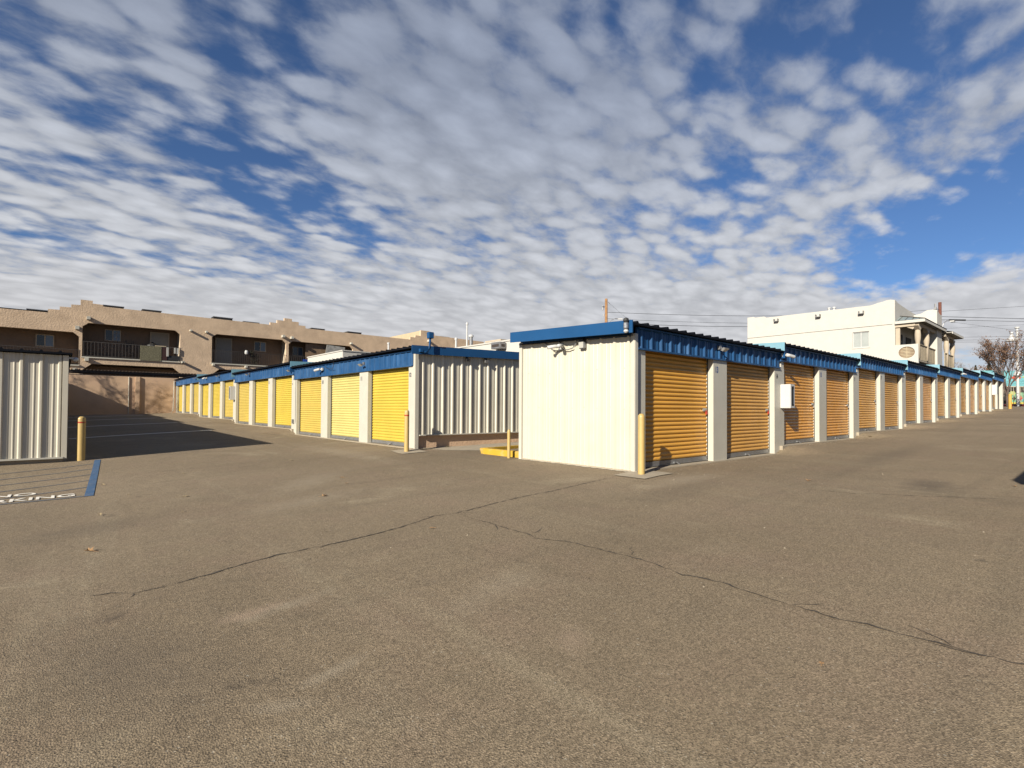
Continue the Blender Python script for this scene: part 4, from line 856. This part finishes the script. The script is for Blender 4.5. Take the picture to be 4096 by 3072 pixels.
# porch one
p1 = MB(); 
ov = [(9.10+.46*math.cos(2*math.pi*i/28), 4.06+.40*math.sin(2*math.pi*i/28)) for i in range(28)]
p1.holed([(8.45, 2.3), (9.75, 2.3), (9.75, 4.61), (8.45, 4.61)], [ov], PW, -.002, .2).build('porch_side_wall', 'stucco_white', h)
vn = MB(); vn.holed(ov, [], PW, .06, .08)
vent = vn.build('oval_vent', 'wood_brown', h)
sl = MB()
for i in range(9):
    z = 3.66+.1*i
    for sg in (-1, 1):
        w0 = .46*math.sqrt(max(0, 1-((z-4.06)/.40)**2))*.9
        if w0 > .08: sl.hexa([(WU+.03, 9.10+sg*.02, z-.05), (WU+.06, 9.10+sg*.02, z-.05), (WU+.06, 9.10+sg*w0, z-.05-.0), (WU+.03, 9.10+sg*w0, z-.05), (WU+.03, 9.10+sg*.02, z+.02), (WU+.06, 9.10+sg*.02, z+.02), (WU+.06, 9.10+sg*w0, z-.02), (WU+.03, 9.10+sg*w0, z-.02)])
sl.box(WU+.02, WU+.06, 9.08, 9.12, 3.68, 4.44)
sl.build('slats', 'wood_pale', vent)
MB().box(44.2, 49.4, 8.5, WV, 3.45, 3.6).build('porch_floor', 'post_plaster', h)
MB().box(44.0, 49.6, 8.80, WV-.01, -1, 3.42).build('lower_wall', 'stucco_white', h)
def porch_post(u, v, zb, zt):
    o = MB().lathe((u, v, zb), [(.13, 0), (.13, zt-zb-1.1), (.17, zt-zb-.9), (.18, zt-zb-.6), (.15, zt-zb-.3), (.14, zt-zb-.25)], 16).build('post', 'post_plaster', h, smooth=True)
    MB().hexa([(u-.16, v-.14, zt-.26), (u+.16, v-.14, zt-.26), (u+.16, v+.14, zt-.26), (u-.16, v+.14, zt-.26), (u-.55, v-.12, zt-.02), (u+.55, v-.12, zt-.02), (u+.55, v+.12, zt-.02), (u-.55, v+.12, zt-.02)]).hexa([(u-.11, v-.1, zt-.24), (u+.11, v-.1, zt-.24), (u+.11, v+.16, zt-.24), (u-.11, v+.16, zt-.24), (u-.10, v-.1, zt-.03), (u+.10, v-.1, zt-.03), (u+.10, v+.62, zt-.03), (u-.10, v+.62, zt-.03)]).build('corbel', 'post_plaster', o)
for u in (44.22, 46.8): porch_post(u, 8.52, 3.6, 5.85)
def planks(u0, u1, v, z0, z1):
    mb = MB(); u = u0
    while u < u1-.05:
        mb.box(u, min(u+.13, u1), v-.02+random.uniform(0, .012), v+.02, z0, z1); u += .145
    mb.box(u0, u1, v-.06, v+.06, z1, z1+.05); return mb.build('plank_railing', 'wood_pale', h)
planks(44.42, 46.66, 8.50, 3.55, 4.58); planks(46.94, 49.38, 8.50, 3.55, 4.58)
MB().box(44.1, 49.4, 8.42, 8.62, 5.85, 6.05).box(44.02, 44.2, 8.62, WV, 5.85, 6.05).build('beam', 'post_plaster', h)
def hiproof(u0, u1, v0, v1, z, zr, name='porch_roof'):
    uh = u0+.9*(v1-v0)
    o = MB().add([(u0, v0, z), (u1, v0, z), (u1, v1, zr), (uh, v1, zr), (u0, v1, z)], [(0, 1, 2, 3), (0, 3, 4)]).build(name, 'metal_pale', h)
    sm = MB(); u = u0+.4
    while u < u1:
        k = min(1, (u-u0)/(uh-u0)); sm.tube([(u, v0, z+.01), (u, v0+(v1-v0)*k, z+(zr-z)*k+.01)], .018, 5); u += .45
    v = v0+.3
    while v < v1:
        k = (v-v0)/(v1-v0); sm.tube([(u0, v, z+.01), (u0+(uh-u0)*k, v, z+(zr-z)*k+.01)], .018, 5); v += .4
    sm.tube([(u0, v0, z+.015), (uh, v1, zr+.015)], .035, 6); sm.tube([(u0, v0, z+.01), (u1, v0, z+.01)], .03, 6); sm.build('seams', 'iron', o)
    MB().box(u0, u1, v0, v0+.05, z-.2, z-.01).box(u0, u0+.05, v0+.05, v1, z-.2, z-.01).box(u0+.05, u1, v0+.05, v1, z-.05, z-.02).build('porch_fascia', 'post_plaster' if name == 'x' else 'stucco_white', o)
hiproof(43.85, 51.0, 8.05, 9.73, 6.27, 6.80)
MB().box(45.1, 45.9, WV-.03, WV-.005, 3.6, 5.5).build('doorway', 'glass_dark', h)
MB().box(44.12, 44.3, 9.5, 9.74, 4.6, 5.85).build('pilaster', 'post_plaster', h)
MB().box(46.9, 48.4, WV-.04, WV-.01, 4.55, 5.45).build('porch_window', 'glass_dark', h)
# porch two
for u, v in ((51.9, 8.22), (54.25, 8.22), (54.25, 10.2)): porch_post(u, v, 3.4, 5.75)
planks(51.12, 51.78, 8.2, 3.5, 4.45); planks(52.02, 54.13, 8.2, 3.5, 4.42)
MB().box(51.1, 54.4, 8.25, 10.4, 3.35, 3.48).build('porch_floor', 'post_plaster', h)
MB().box(51.1, 54.4, 8.14, 8.30, 5.75, 5.92).box(54.2, 54.35, 8.3, 10.4, 5.75, 5.92).build('beam', 'post_plaster', h)
MB().box(51.1, 54.4, 8.30, 10.4, -1, 3.35).build('lower_wall', 'stucco_white', h)
o = MB().add([(51.1, 7.7, 6.10), (55.6, 7.7, 6.10), (54.6, 10.4, 6.7), (51.1, 10.4, 6.7), (55.6, 10.4, 6.1)], [(0, 1, 2, 3), (1, 4, 2)]).build('porch_roof', 'metal_pale', h)
MB().box(51.1, 55.6, 7.7, 7.75, 5.93, 6.09).box(55.55, 55.6, 7.75, 10.4, 5.93, 6.09).box(51.1, 55.55, 7.75, 10.4, 6.02, 6.06).build('porch_fascia', 'stucco_white', o)
for v, lab in ((13.6, 'left'), (13.25, 'right')):
    pipe('white capped roof vent on the white house, %s one of the pair' % lab, 46, v+.9, 7.2, 8.1, .09, 'white', grp='roof vents on the white house')
for u, v, z, lab in ((26.5, 12.2, 2.55, 'galvanised T capped pipe before the left end of the white house'), (27.5, 10.75, 2.75, 'galvanised T capped pipe between the two dark pipes')):
    pipe(lab, u, v, 1.0, z+.3, .045, 'galv', cap=False, name='vent_pipe', grp='roof pipes before the white house')
    MB().box(u-.05, u+.05, v-.14, v+.14, z+.3, z+.38).build('vent_tee', 'galv', [o_ for o_ in C.objects if o_.name.startswith('vent_pipe') and o_.type == 'EMPTY'][-1])
for u, v, z, lab in ((27, 11.2, 2.9, 'thin dark pipe beside the second amber roof step'), (27.5, 10.2, 2.75, 'thin dark pipe to the right of the last galvanised pipe')):
    pipe(lab, u, v, 1.0, z, .035, 'iron', cap=False, grp='roof pipes before the white house')

# ------------------------------------------------------------------ poles and wires
def curve_pts(a, b, sag, n=24):
    return [tuple(Vector(a).lerp(Vector(b), i/n)-Vector((0, 0, sag*4*(i/n)*(1-i/n)))) for i in range(n+1)]
t = thing('utility_pole', 'light brown wooden utility pole with a street lamp behind the cream end wall', 'utility pole', (37.9, 30.4, -.5))
MB().tube([(37.9, 30.4, -.8), (37.95, 30.45, 10.25)], .16, 12, r2=.125).build('pole', 'wood_pole', t, smooth=True)
MB().tube([(38.0, 30.3, 7.95), (38.25, 30.1, 8.25), (38.55, 29.85, 8.42), (38.75, 29.7, 8.40)], .025, 6).build('lamp_arm', 'galv', t)
MB().hexa([(38.70, 29.72, 8.33), (38.76, 29.78, 8.33), (39.1, 29.46, 8.33), (39.05, 29.42, 8.33), (38.70, 29.72, 8.42), (38.76, 29.78, 8.42), (39.08, 29.46, 8.44), (39.05, 29.42, 8.44)]).build('lamp_head', 'white', t)
MB().box(37.55, 37.8, 30.5, 30.6, 9.45, 9.52).tube([(37.62, 30.6, 9.6), (37.62, 30.6, 9.15)], .05, 8).tube([(37.68, 30.55, 8.8), (37.68, 30.55, 8.55)], .05, 8).build('insulators', 'galv', t)
MB().tube([(38.05, 30.3, 9.95), (38.18, 30.2, 9.75)], .03, 6).build('guy_clamp', 'galv', t)
t = thing('utility_pole', 'reddish brown utility pole rising behind the white house', 'utility pole', (79.1, 13.1, 0))
MB().tube([(79.05, 13.1, 0), (79.15, 13.1, 13.05)], .20, 12, r2=.165).build('pole', 'wood_pole_red', t, smooth=True)
MB().tube([(79.1, 13.0, 9.6), (79.3, 12.8, 10.5), (79.7, 12.5, 10.9), (80.0, 12.3, 10.85)], .04, 6).build('lamp_arm', 'galv', t)
MB().box(79.8, 80.6, 11.9, 12.3, 10.68, 10.82).build('lamp_head', 'white', t)
MB().box(78.7, 78.95, 13.35, 13.6, 12.2, 12.45).tube([(78.8, 13.5, 12.9), (78.8, 13.5, 12.2)], .08, 8).build('insulators', 'galv', t)
MB().tube([(80.0, 12.4, 10.95), (81.4, 11.1, 10.92)], .09, 8).build('splice_case', 'black', t)
def wire(a, b, sag, r, label):
    MB().tube(curve_pts(a, b, sag), r*.62, 5).build('overhead_wire', 'wire', None, label, 'wire', 'overhead wires', loc=a)
P2 = Vector((79.1, 13.05, 0)); E2 = Vector((101, -6.1, 0))
for z0, z1, r, lab in ((11.95, 13.9, .025, 'topmost thin wire running right from the red brown pole'), (11.32, 10.75, .045, 'upper thick black wire running right from the pole'), (10.96, 10.4, .035, 'thick black wire just under the thickest one'), (9.87, 11.5, .018, 'thin wire rising gently to the right'), (8.82, 9.4, .022, 'highest of three close level wires above the tree'), (8.48, 8.95, .022, 'middle of three close level wires above the tree'), (8.25, 8.6, .022, 'lowest of three close level wires above the tree'), (10.85, 7.2, .02, 'thin wire dropping diagonally to the right')):
    wire((P2.x, P2.y, z0), (E2.x, E2.y, z1), .0, r, lab)
for z0, z1, r, lab in ((9.6, 12.2, .030, 'upper wire between the two poles'), (9.0, 11.2, .022, 'middle wire between the two poles'), (8.6, 10.9, .035, 'lower thick wire between the two poles')):
    wire((37.95, 30.4, z0-.6), (79.0, 13.15, z1), .55, r, lab)
wire((38.1, 30.3, 9.9), (46, 26, 3.0), .0, .012, 'thin guy wire slanting down from the brown pole')
wire((79.0, 13.3, 12.3), (66, 16.8, 7.5), .8, .03, 'service cable dropping from the pole to the white house')
t = thing('street_lamp', 'tall white street lamp with a bell shaped shade behind the tree', 'street lamp', (89.1, 7.3, .3))
MB().tube([(89.1, 7.3, .2), (89.0, 7.3, 10.3)], .14, 12, r2=.12).lathe((89.0, 7.3, 10.3), [(.17, 0), (.26, .05), (.26, .15), (.2, .2)], 12).build('pole', 'white', t)
MB().lathe((88.55, 7.75, 8.75), [(.62, 0), (.55, .12), (.30, .40), (.16, .75), (.12, .95), (.18, 1.05), (.05, 1.15)], 16).build('shade', 'white', t, smooth=True)
MB().tube([(89.0, 7.3, 9.0), (88.75, 7.55, 9.1), (88.55, 7.75, 9.3)], .07, 8).build('arm', 'white', t)
MB().lathe((89.05, 7.3, 4.3), [(.2, 0), (.45, .2), (.35, .5), (.2, .8)], 12).build('collar', 'white', t)

# ------------------------------------------------------------------ trees
def tree(label, x, y, z, hgt, spread, seed, leaf, nleaf, lsz, bark='bark', trunk_h=.3, bot=.25, group=None, upright=.35, levels=4, lean=.6):
    rnd = random.Random(seed); t = thing('tree', label, 'tree', (x, y, z), group); br = MB(); tips = []
    def grow(p, d, ln, r, lv):
        q = p; pts = [tuple(p)]
        for i in range(3):
            d = (d+Vector((rnd.gauss(0, .12), rnd.gauss(0, .12), rnd.gauss(0, .06)+.04))).normalized(); q = q+d*ln/3; pts.append(tuple(q))
            if lv <= 2: tips.append((q, lv))
        br.tube(pts, r, 6 if lv > 2 else 4, cap=False, r2=r*.62)
        if lv == 0: return
        for i in range(rnd.choice((3, 4)) if lv > 1 else 3):
            a = rnd.uniform(0, 2*math.pi); sp_ = rnd.uniform(.35, .95)
            nd_ = (d*upright*2+Vector((math.cos(a)*sp_, math.sin(a)*sp_, rnd.uniform(-.05, .5)))).normalized()
            st = Vector(pts[rnd.choice((2, 3, 3))]); grow(st, nd_, ln*rnd.uniform(.62, .82), r*.55, lv-1)
    tr = MB(); tr.tube([(x, y, z-.2), (x+.03, y, z+hgt*trunk_h*.5), (x-.02, y+.02, z+hgt*trunk_h)], spread*.075, 10, r2=spread*.055); tr.build('trunk', bark, t, smooth=True)
    base = Vector((x-.02, y+.02, z+hgt*trunk_h))
    for i in range(5):
        a = 2*math.pi*i/5+rnd.uniform(-.3, .3); grow(base, Vector((math.cos(a)*lean, math.sin(a)*lean, 1.0)).normalized(), (hgt*(1-trunk_h))*.36, spread*.035, levels-1)
    grow(base, Vector((0, 0, 1)), hgt*(1-trunk_h)*.42, spread*.04, levels-1)
    cr_ = MB()
    for i in range(nleaf):
        q, lv = rnd.choice(tips); p = q+Vector((rnd.gauss(0, .16), rnd.gauss(0, .16), rnd.gauss(0, .16)))*spread*.28
        a = Vector((rnd.gauss(0, 1), rnd.gauss(0, 1), rnd.gauss(0, 1))).normalized(); b = a.orthogonal().normalized()*.45; s = lsz*rnd.uniform(.5, 1.3)
        cr_.quad(tuple(p-a*s), tuple(p+b*s), tuple(p+a*s), tuple(p-b*s))
    br.build('branches', bark, t)
    if nleaf: cr_.build('crown', leaf, t)
    return t
tree('half bare russet leaved tree beside the white street lamp', 78.9, 7.3, .45, 7.4, 2.1, 11, 'leaf_red', 4200, .09, trunk_h=.17, levels=5, upright=1.0, lean=.17)
tree('russet tree leaning into the frame at the right edge', 80, 4.4, .45, 6.6, 2.6, 23, 'leaf_red', 3800, .085, trunk_h=.25, levels=4)
tree('grey bare tree beyond the second porch', 117.5, 17, .8, 8.0, 3.2, 5, 'twig', 2600, .06, bark='twig', levels=4)
tree('bare tree standing behind the left storage block, its shade dappling the tan wall', -6.2, 45.3, -.9, 8.0, 1.7, 31, 'twig', 200, .05, trunk_h=.3, levels=4, upright=.9)
def cypress(label, x, y, z, hgt, r, seed):
    t = thing('tree', label, 'tree', (x, y, z), 'dark cypress trees on the skyline'); MB().tube([(x, y, z), (x, y, z+hgt*.8)], .15, 8).build('trunk', 'bark', t)
    rnd = random.Random(seed); mb = MB()
    for i in range(1100):
        k = rnd.random()**.8; rr = r*(1-k)**.7*rnd.uniform(.5, 1.08); a = rnd.uniform(0, 6.28)
        p = Vector((x+rr*math.cos(a), y+rr*math.sin(a), z+.5+(hgt-.5)*k)); d = Vector((rnd.gauss(0, .3), rnd.gauss(0, .3), 1)).normalized(); b = d.orthogonal()*.4; s = .28
        mb.quad(tuple(p-d*s), tuple(p+b*s), tuple(p+d*s), tuple(p-b*s))
    mb.build('crown', 'leaf_dark', t)
cypress('small pointed dark cypress left of the russet tree', 146.4, 18.4, .8, 8.9, .9, 3)
cypress('larger pointed dark cypress nearest the russet tree', 148.5, 16.5, .8, 9.6, 1.5, 4)
scatter('shrub', (122, 14.2, 4.5), (3.6, 3.6, 3.7), 2600, .17, 'leaf_red', 'brown leafless shrub mass behind the last blue roof', 'shrub', seed=9)
scatter('shrub', (124, 22.0, 4.4), (6, 4, 2.9), 1500, .12, 'twig', 'low pale twiggy shrub beyond the blue roofs', 'shrub', seed=10)

# ------------------------------------------------------------------ far street: fence, mural building, kerb, car
FS = lambda d_: (E2-P2).normalized()*d_
dirx = (E2-P2).normalized()          # across the view
def along(base, a, z): p = Vector(base)+dirx*a; return (p.x, p.y, z)
fb = (86.5, 10.0)
t = thing('metal_fence', 'pale metal picket fence at the far end of the lane', 'fence', (86.5, 10, .5))
base = Vector((86.5, 10.0, 0))
mb = MB(); mb.tube([along(base, -1, 3.10), along(base, 16, 3.10)], .07, 6).build('top_rail', 'post_plaster', t)
mb = MB(); mb.tube([along(base, -1, .95), along(base, 16, .95)], .04, 6).build('bottom_rail', 'post_plaster', t)
mb = MB(); a = -1
while a < 16: mb.tube([along(base, a, .6), along(base, a, 3.1)], .028, 4); a += .30
mb.build('pickets', 'post_plaster', t)
for a in (1.2, 4.2, 7.5, 11): MB().tube([along(base, a, .4), along(base, a, 3.1)], .07, 8).build('post', 'post_plaster', t)
def slab(base, a0, a1, z0, z1, th, name, m_, parent=None, off=0, **kw):
    nrm = Vector((-dirx.y, dirx.x, 0)); nrm = nrm if nrm.x > 0 else -nrm
    b0 = Vector(base)+nrm*off; p = [b0+dirx*a0, b0+dirx*a1, b0+dirx*a1+nrm*th, b0+dirx*a0+nrm*th]
    return MB().hexa([(q.x, q.y, z0) for q in p]+[(q.x, q.y, z1) for q in p]).build(name, m_, parent, **kw)
mbase = Vector((95.5, 10.2, 0))
t = thing('mural_building', 'cyan painted building with a colourful mural band behind the far fence', 'building', (95.5, 10.2, .6))
slab(mbase, -6, 18, .5, 3.4, 6, 'wall', 'dark', t)
slab(mbase, -6, 18, 3.4, 4.15, 6.4, 'fascia', 'cyan', t, off=-.3)
slab(mbase, -6, 18, 4.15, 5.6, 5.5, 'upper_wall', 'cyan', t, off=.3)
nr = Vector((-dirx.y, dirx.x, 0)); nr = nr if nr.x > 0 else -nr
def blob(a, z, ra_, rz, m_, off, n=9, seed=0, parent=None, base_=None):
    rnd = random.Random(seed); mb = MB(); c = (base_ or mbase)+dirx*a+nr*off; pts = []
    for i in range(n):
        k = 1 if i % 2 == 0 else .62; th = 2*math.pi*i/n; pts.append(c+dirx*ra_*k*math.cos(th)+Vector((0, 0, z+rz*k*math.sin(th))))
    mb.add([tuple(q) for q in pts]+[tuple(q+nr*.02) for q in pts], [tuple(range(n))]+[(i, (i+1) % n, n+(i+1) % n, n+i) for i in range(n)])
    mb.build('painted_shape', m_, parent)
blob(3.35, 4.65, .75, .5, 'mural_red', .27, 8, 1, t); blob(5.0, 4.75, .9, .5, 'mural_lime', .27, 12, 2, t); blob(6.6, 4.7, .8, .5, 'mural_red', .27, 10, 3, t); blob(1.0, 4.7, .8, .45, 'mural_green', .27, 12, 4, t)
wbase = Vector((92.5, 10.1, 0))
t = thing('mural_wall', 'low wall painted with palms, a red flower and a yellow beach', 'wall', (92.5, 10.1, .6))
slab(wbase, 2.35, 14, .85, 2.55, .2, 'wall', 'mural_green', t)
slab(wbase, 2.37, 14, .86, 1.25, .02, 'painted_beach', 'mural_yellow', t, off=-.022)
slab(wbase, 3.9, 14, 1.45, 1.75, .02, 'painted_sea', 'cyan', t, off=-.022)
for a, z, r1, r2, mm, n_, sd_ in ((3.75, 1.80, .38, .40, 'mural_red', 12, 5), (2.75, 2.45, .50, .35, 'mural_lime', 12, 6), (2.95, 1.75, .25, .40, 'leaf_dark', 8, 7), (5.3, 2.1, .35, .35, 'mural_yellow', 12, 8)):
    blob(a, z, r1, r2, mm, -.045, n_, sd_, t, wbase)
kb = Vector((88.6, 9.8, 0))
slab(kb, -3, 16, .3, .92, .25, 'kerb', 'kerb_red', None, label='red painted kerb below the mural wall', cat='kerb', loc=(88.6, 9.8, .5))
slab(kb, -3, 16, .3, .95, 3.5, 'pavement', 'concrete', None, off=.26, kind='structure')
# parked dark car behind the fence
t = thing('parked_car', 'dark grey car parked behind the fence beside the mural wall', 'car', (92, 9.6, .95))
cbs = Vector((91.0, 10.0, 0))
slab(cbs, -1.2, 1.75, 1.2, 1.75, 1.7, 'body', 'car_grey', t, bevel=.1)
slab(cbs, -.9, 1.3, 1.75, 2.25, 1.5, 'cabin', 'glass_dark', t, off=.1, bevel=.15)
for a in (-.7, 1.25):
    p = cbs+dirx*a+Vector((0, 0, 1.2)); MB().tube([tuple(p-nr*.03), tuple(p+nr*.2)], .33, 16).build('wheel', 'black', t)

# ------------------------------------------------------------------ leaves on the ground
def leaf(u, v, s, rot, curl, m_, label, seed):
    rnd = random.Random(seed); pts = []
    for r_, th in ((1, 0), (.55, .35), (.85, .8), (.45, 1.1), (.8, 1.7), (.4, 2.2), (.6, 2.8), (.25, 3.14), (.55, 3.5), (.4, 4.1), (.75, 4.6), (.45, 5.1), (.9, 5.5), (.55, 5.95)):
        pts.append((r_*s*math.cos(th), r_*s*math.sin(th)*.8))
    z = G(u, v); vv = [(u, v, z+.012)]
    for x_, y_ in pts:
        X2 = x_*math.cos(rot)-y_*math.sin(rot); Y2 = x_*math.sin(rot)+y_*math.cos(rot)
        vv.append((u+X2, v+Y2, z+.008+curl*(abs(y_)/s)**1.5*s+rnd.uniform(0, .006)))
    n = len(pts); mb = MB(); mb.add(vv, [(0, i+1, (i+1) % n+1) for i in range(n)])
    mb.tube([(u, v, z+.012), (u-s*1.3*math.cos(rot), v-s*1.3*math.sin(rot), z+.01)], .0018, 4)
    mb.build('fallen_leaf', m_, None, label, 'leaf', 'dry leaves fallen on the asphalt', loc=(u, v, z))
LV = [(.21, 6.04, .062, 2.4, 1.1, 'dry_leaf', 'curled orange brown leaf nearest the camera on the left'), (1.33, 8.51, .055, .6, .5, 'dry_leaf_pale', 'pale torn leaf in the middle left of the asphalt'),
      (1.71, 11.2, .05, 1.2, .3, 'dry_leaf_pale', 'pale leaf lying farther out toward the yellow doors'), (2.75, 7.12, .06, .1, .8, 'dry_leaf', 'largest tan leaf left of the long crack'),
      (3.59, 8.52, .05, 2.0, .5, 'dry_leaf', 'tan leaf above the largest one before the yellow doors'), (3.41, 7.9, .045, 1.0, .6, 'dry_leaf', 'tan leaf between two others before the yellow doors'),
      (3.79, 11.68, .06, 2.9, .3, 'dry_leaf_pale', 'pale flat scrap of leaf close to the unit 10 door'), (8.58, 3.0, .075, .2, .7, 'dry_leaf', 'big star shaped tan leaf before the unit 15 door'),
      (19.2, 4.9, .11, 1.2, .3, 'dry_leaf_pale', 'pale leaf near the pillars of the amber row'), (10.19, .88, .055, .4, .5, 'dry_leaf', 'reddish leaf beside the dark shadow at the right edge'),
      (.52, 10.67, .04, 2.2, .8, 'dry_leaf_pale', 'small leaf right of the blue painted line'), (.36, 7.91, .045, 1.9, 1.1, 'dry_leaf_pale', 'small pale curled leaf below the blue line end'),
      (1.13, 7.39, .03, .9, .6, 'dry_leaf_pale', 'tiny pale leaf scrap left of the largest tan leaf'), (2.79, .92, .022, .3, .3, 'dry_leaf', 'tiny orange leaf sliver in the right foreground'),
      (2.86, 4.53, .035, 2.5, .3, 'dry_leaf', 'small brown leaf just below the crack junction'), (.75, 9.3, .025, .3, .5, 'dry_leaf_pale', 'tiny pale scrap right of the blue line corner')]
for i, q in enumerate(LV): leaf(*q[:6], q[6], i)
# weeds and litter
scatter('weed', (7.75, 11.50, -1.02), (.12, .04, .03), 40, .02, 'leaf_olive', 'small green weed at the foot of the ribbed wall', 'weed', seed=12)
drape([(7.33, 5.3), (7.335, 6.5), (7.33, 8.2)], .07, 'paint_overspray', 'white_trim', .004, jit=.012, wj=.8)
rnd = random.Random(4); mb = MB()
for i in range(520):
    if i % 3 == 0: u, v = 7.0+rnd.random()*14, 5.15-abs(rnd.gauss(0, .35))
    elif i % 3 == 1: u, v = 6.45-abs(rnd.gauss(0, .4)), 11.8+rnd.random()*14
    else: u, v = rnd.uniform(0, 11), rnd.uniform(.6, 12)
    if u < .2 or v < .3 or (u > 7.2 and 5.2 < v < 8.3): continue
    s_ = rnd.uniform(.004, .011); z = G(u, v); q = [(u+s_*rnd.uniform(.6, 1.2)*math.cos(a), v+s_*rnd.uniform(.6, 1.2)*math.sin(a), z+.001) for a in (0, 1.3, 2.5, 3.8, 5.1)]
    k = len(mb.v); mb.add(q+[(u, v, z+s_*.9)], [(j, (j+1) % 5, 5) for j in range(5)])
mb.build('gravel', 'concrete', None, 'loose pale gravel and grit scattered over the asphalt', 'gravel', kind='stuff')
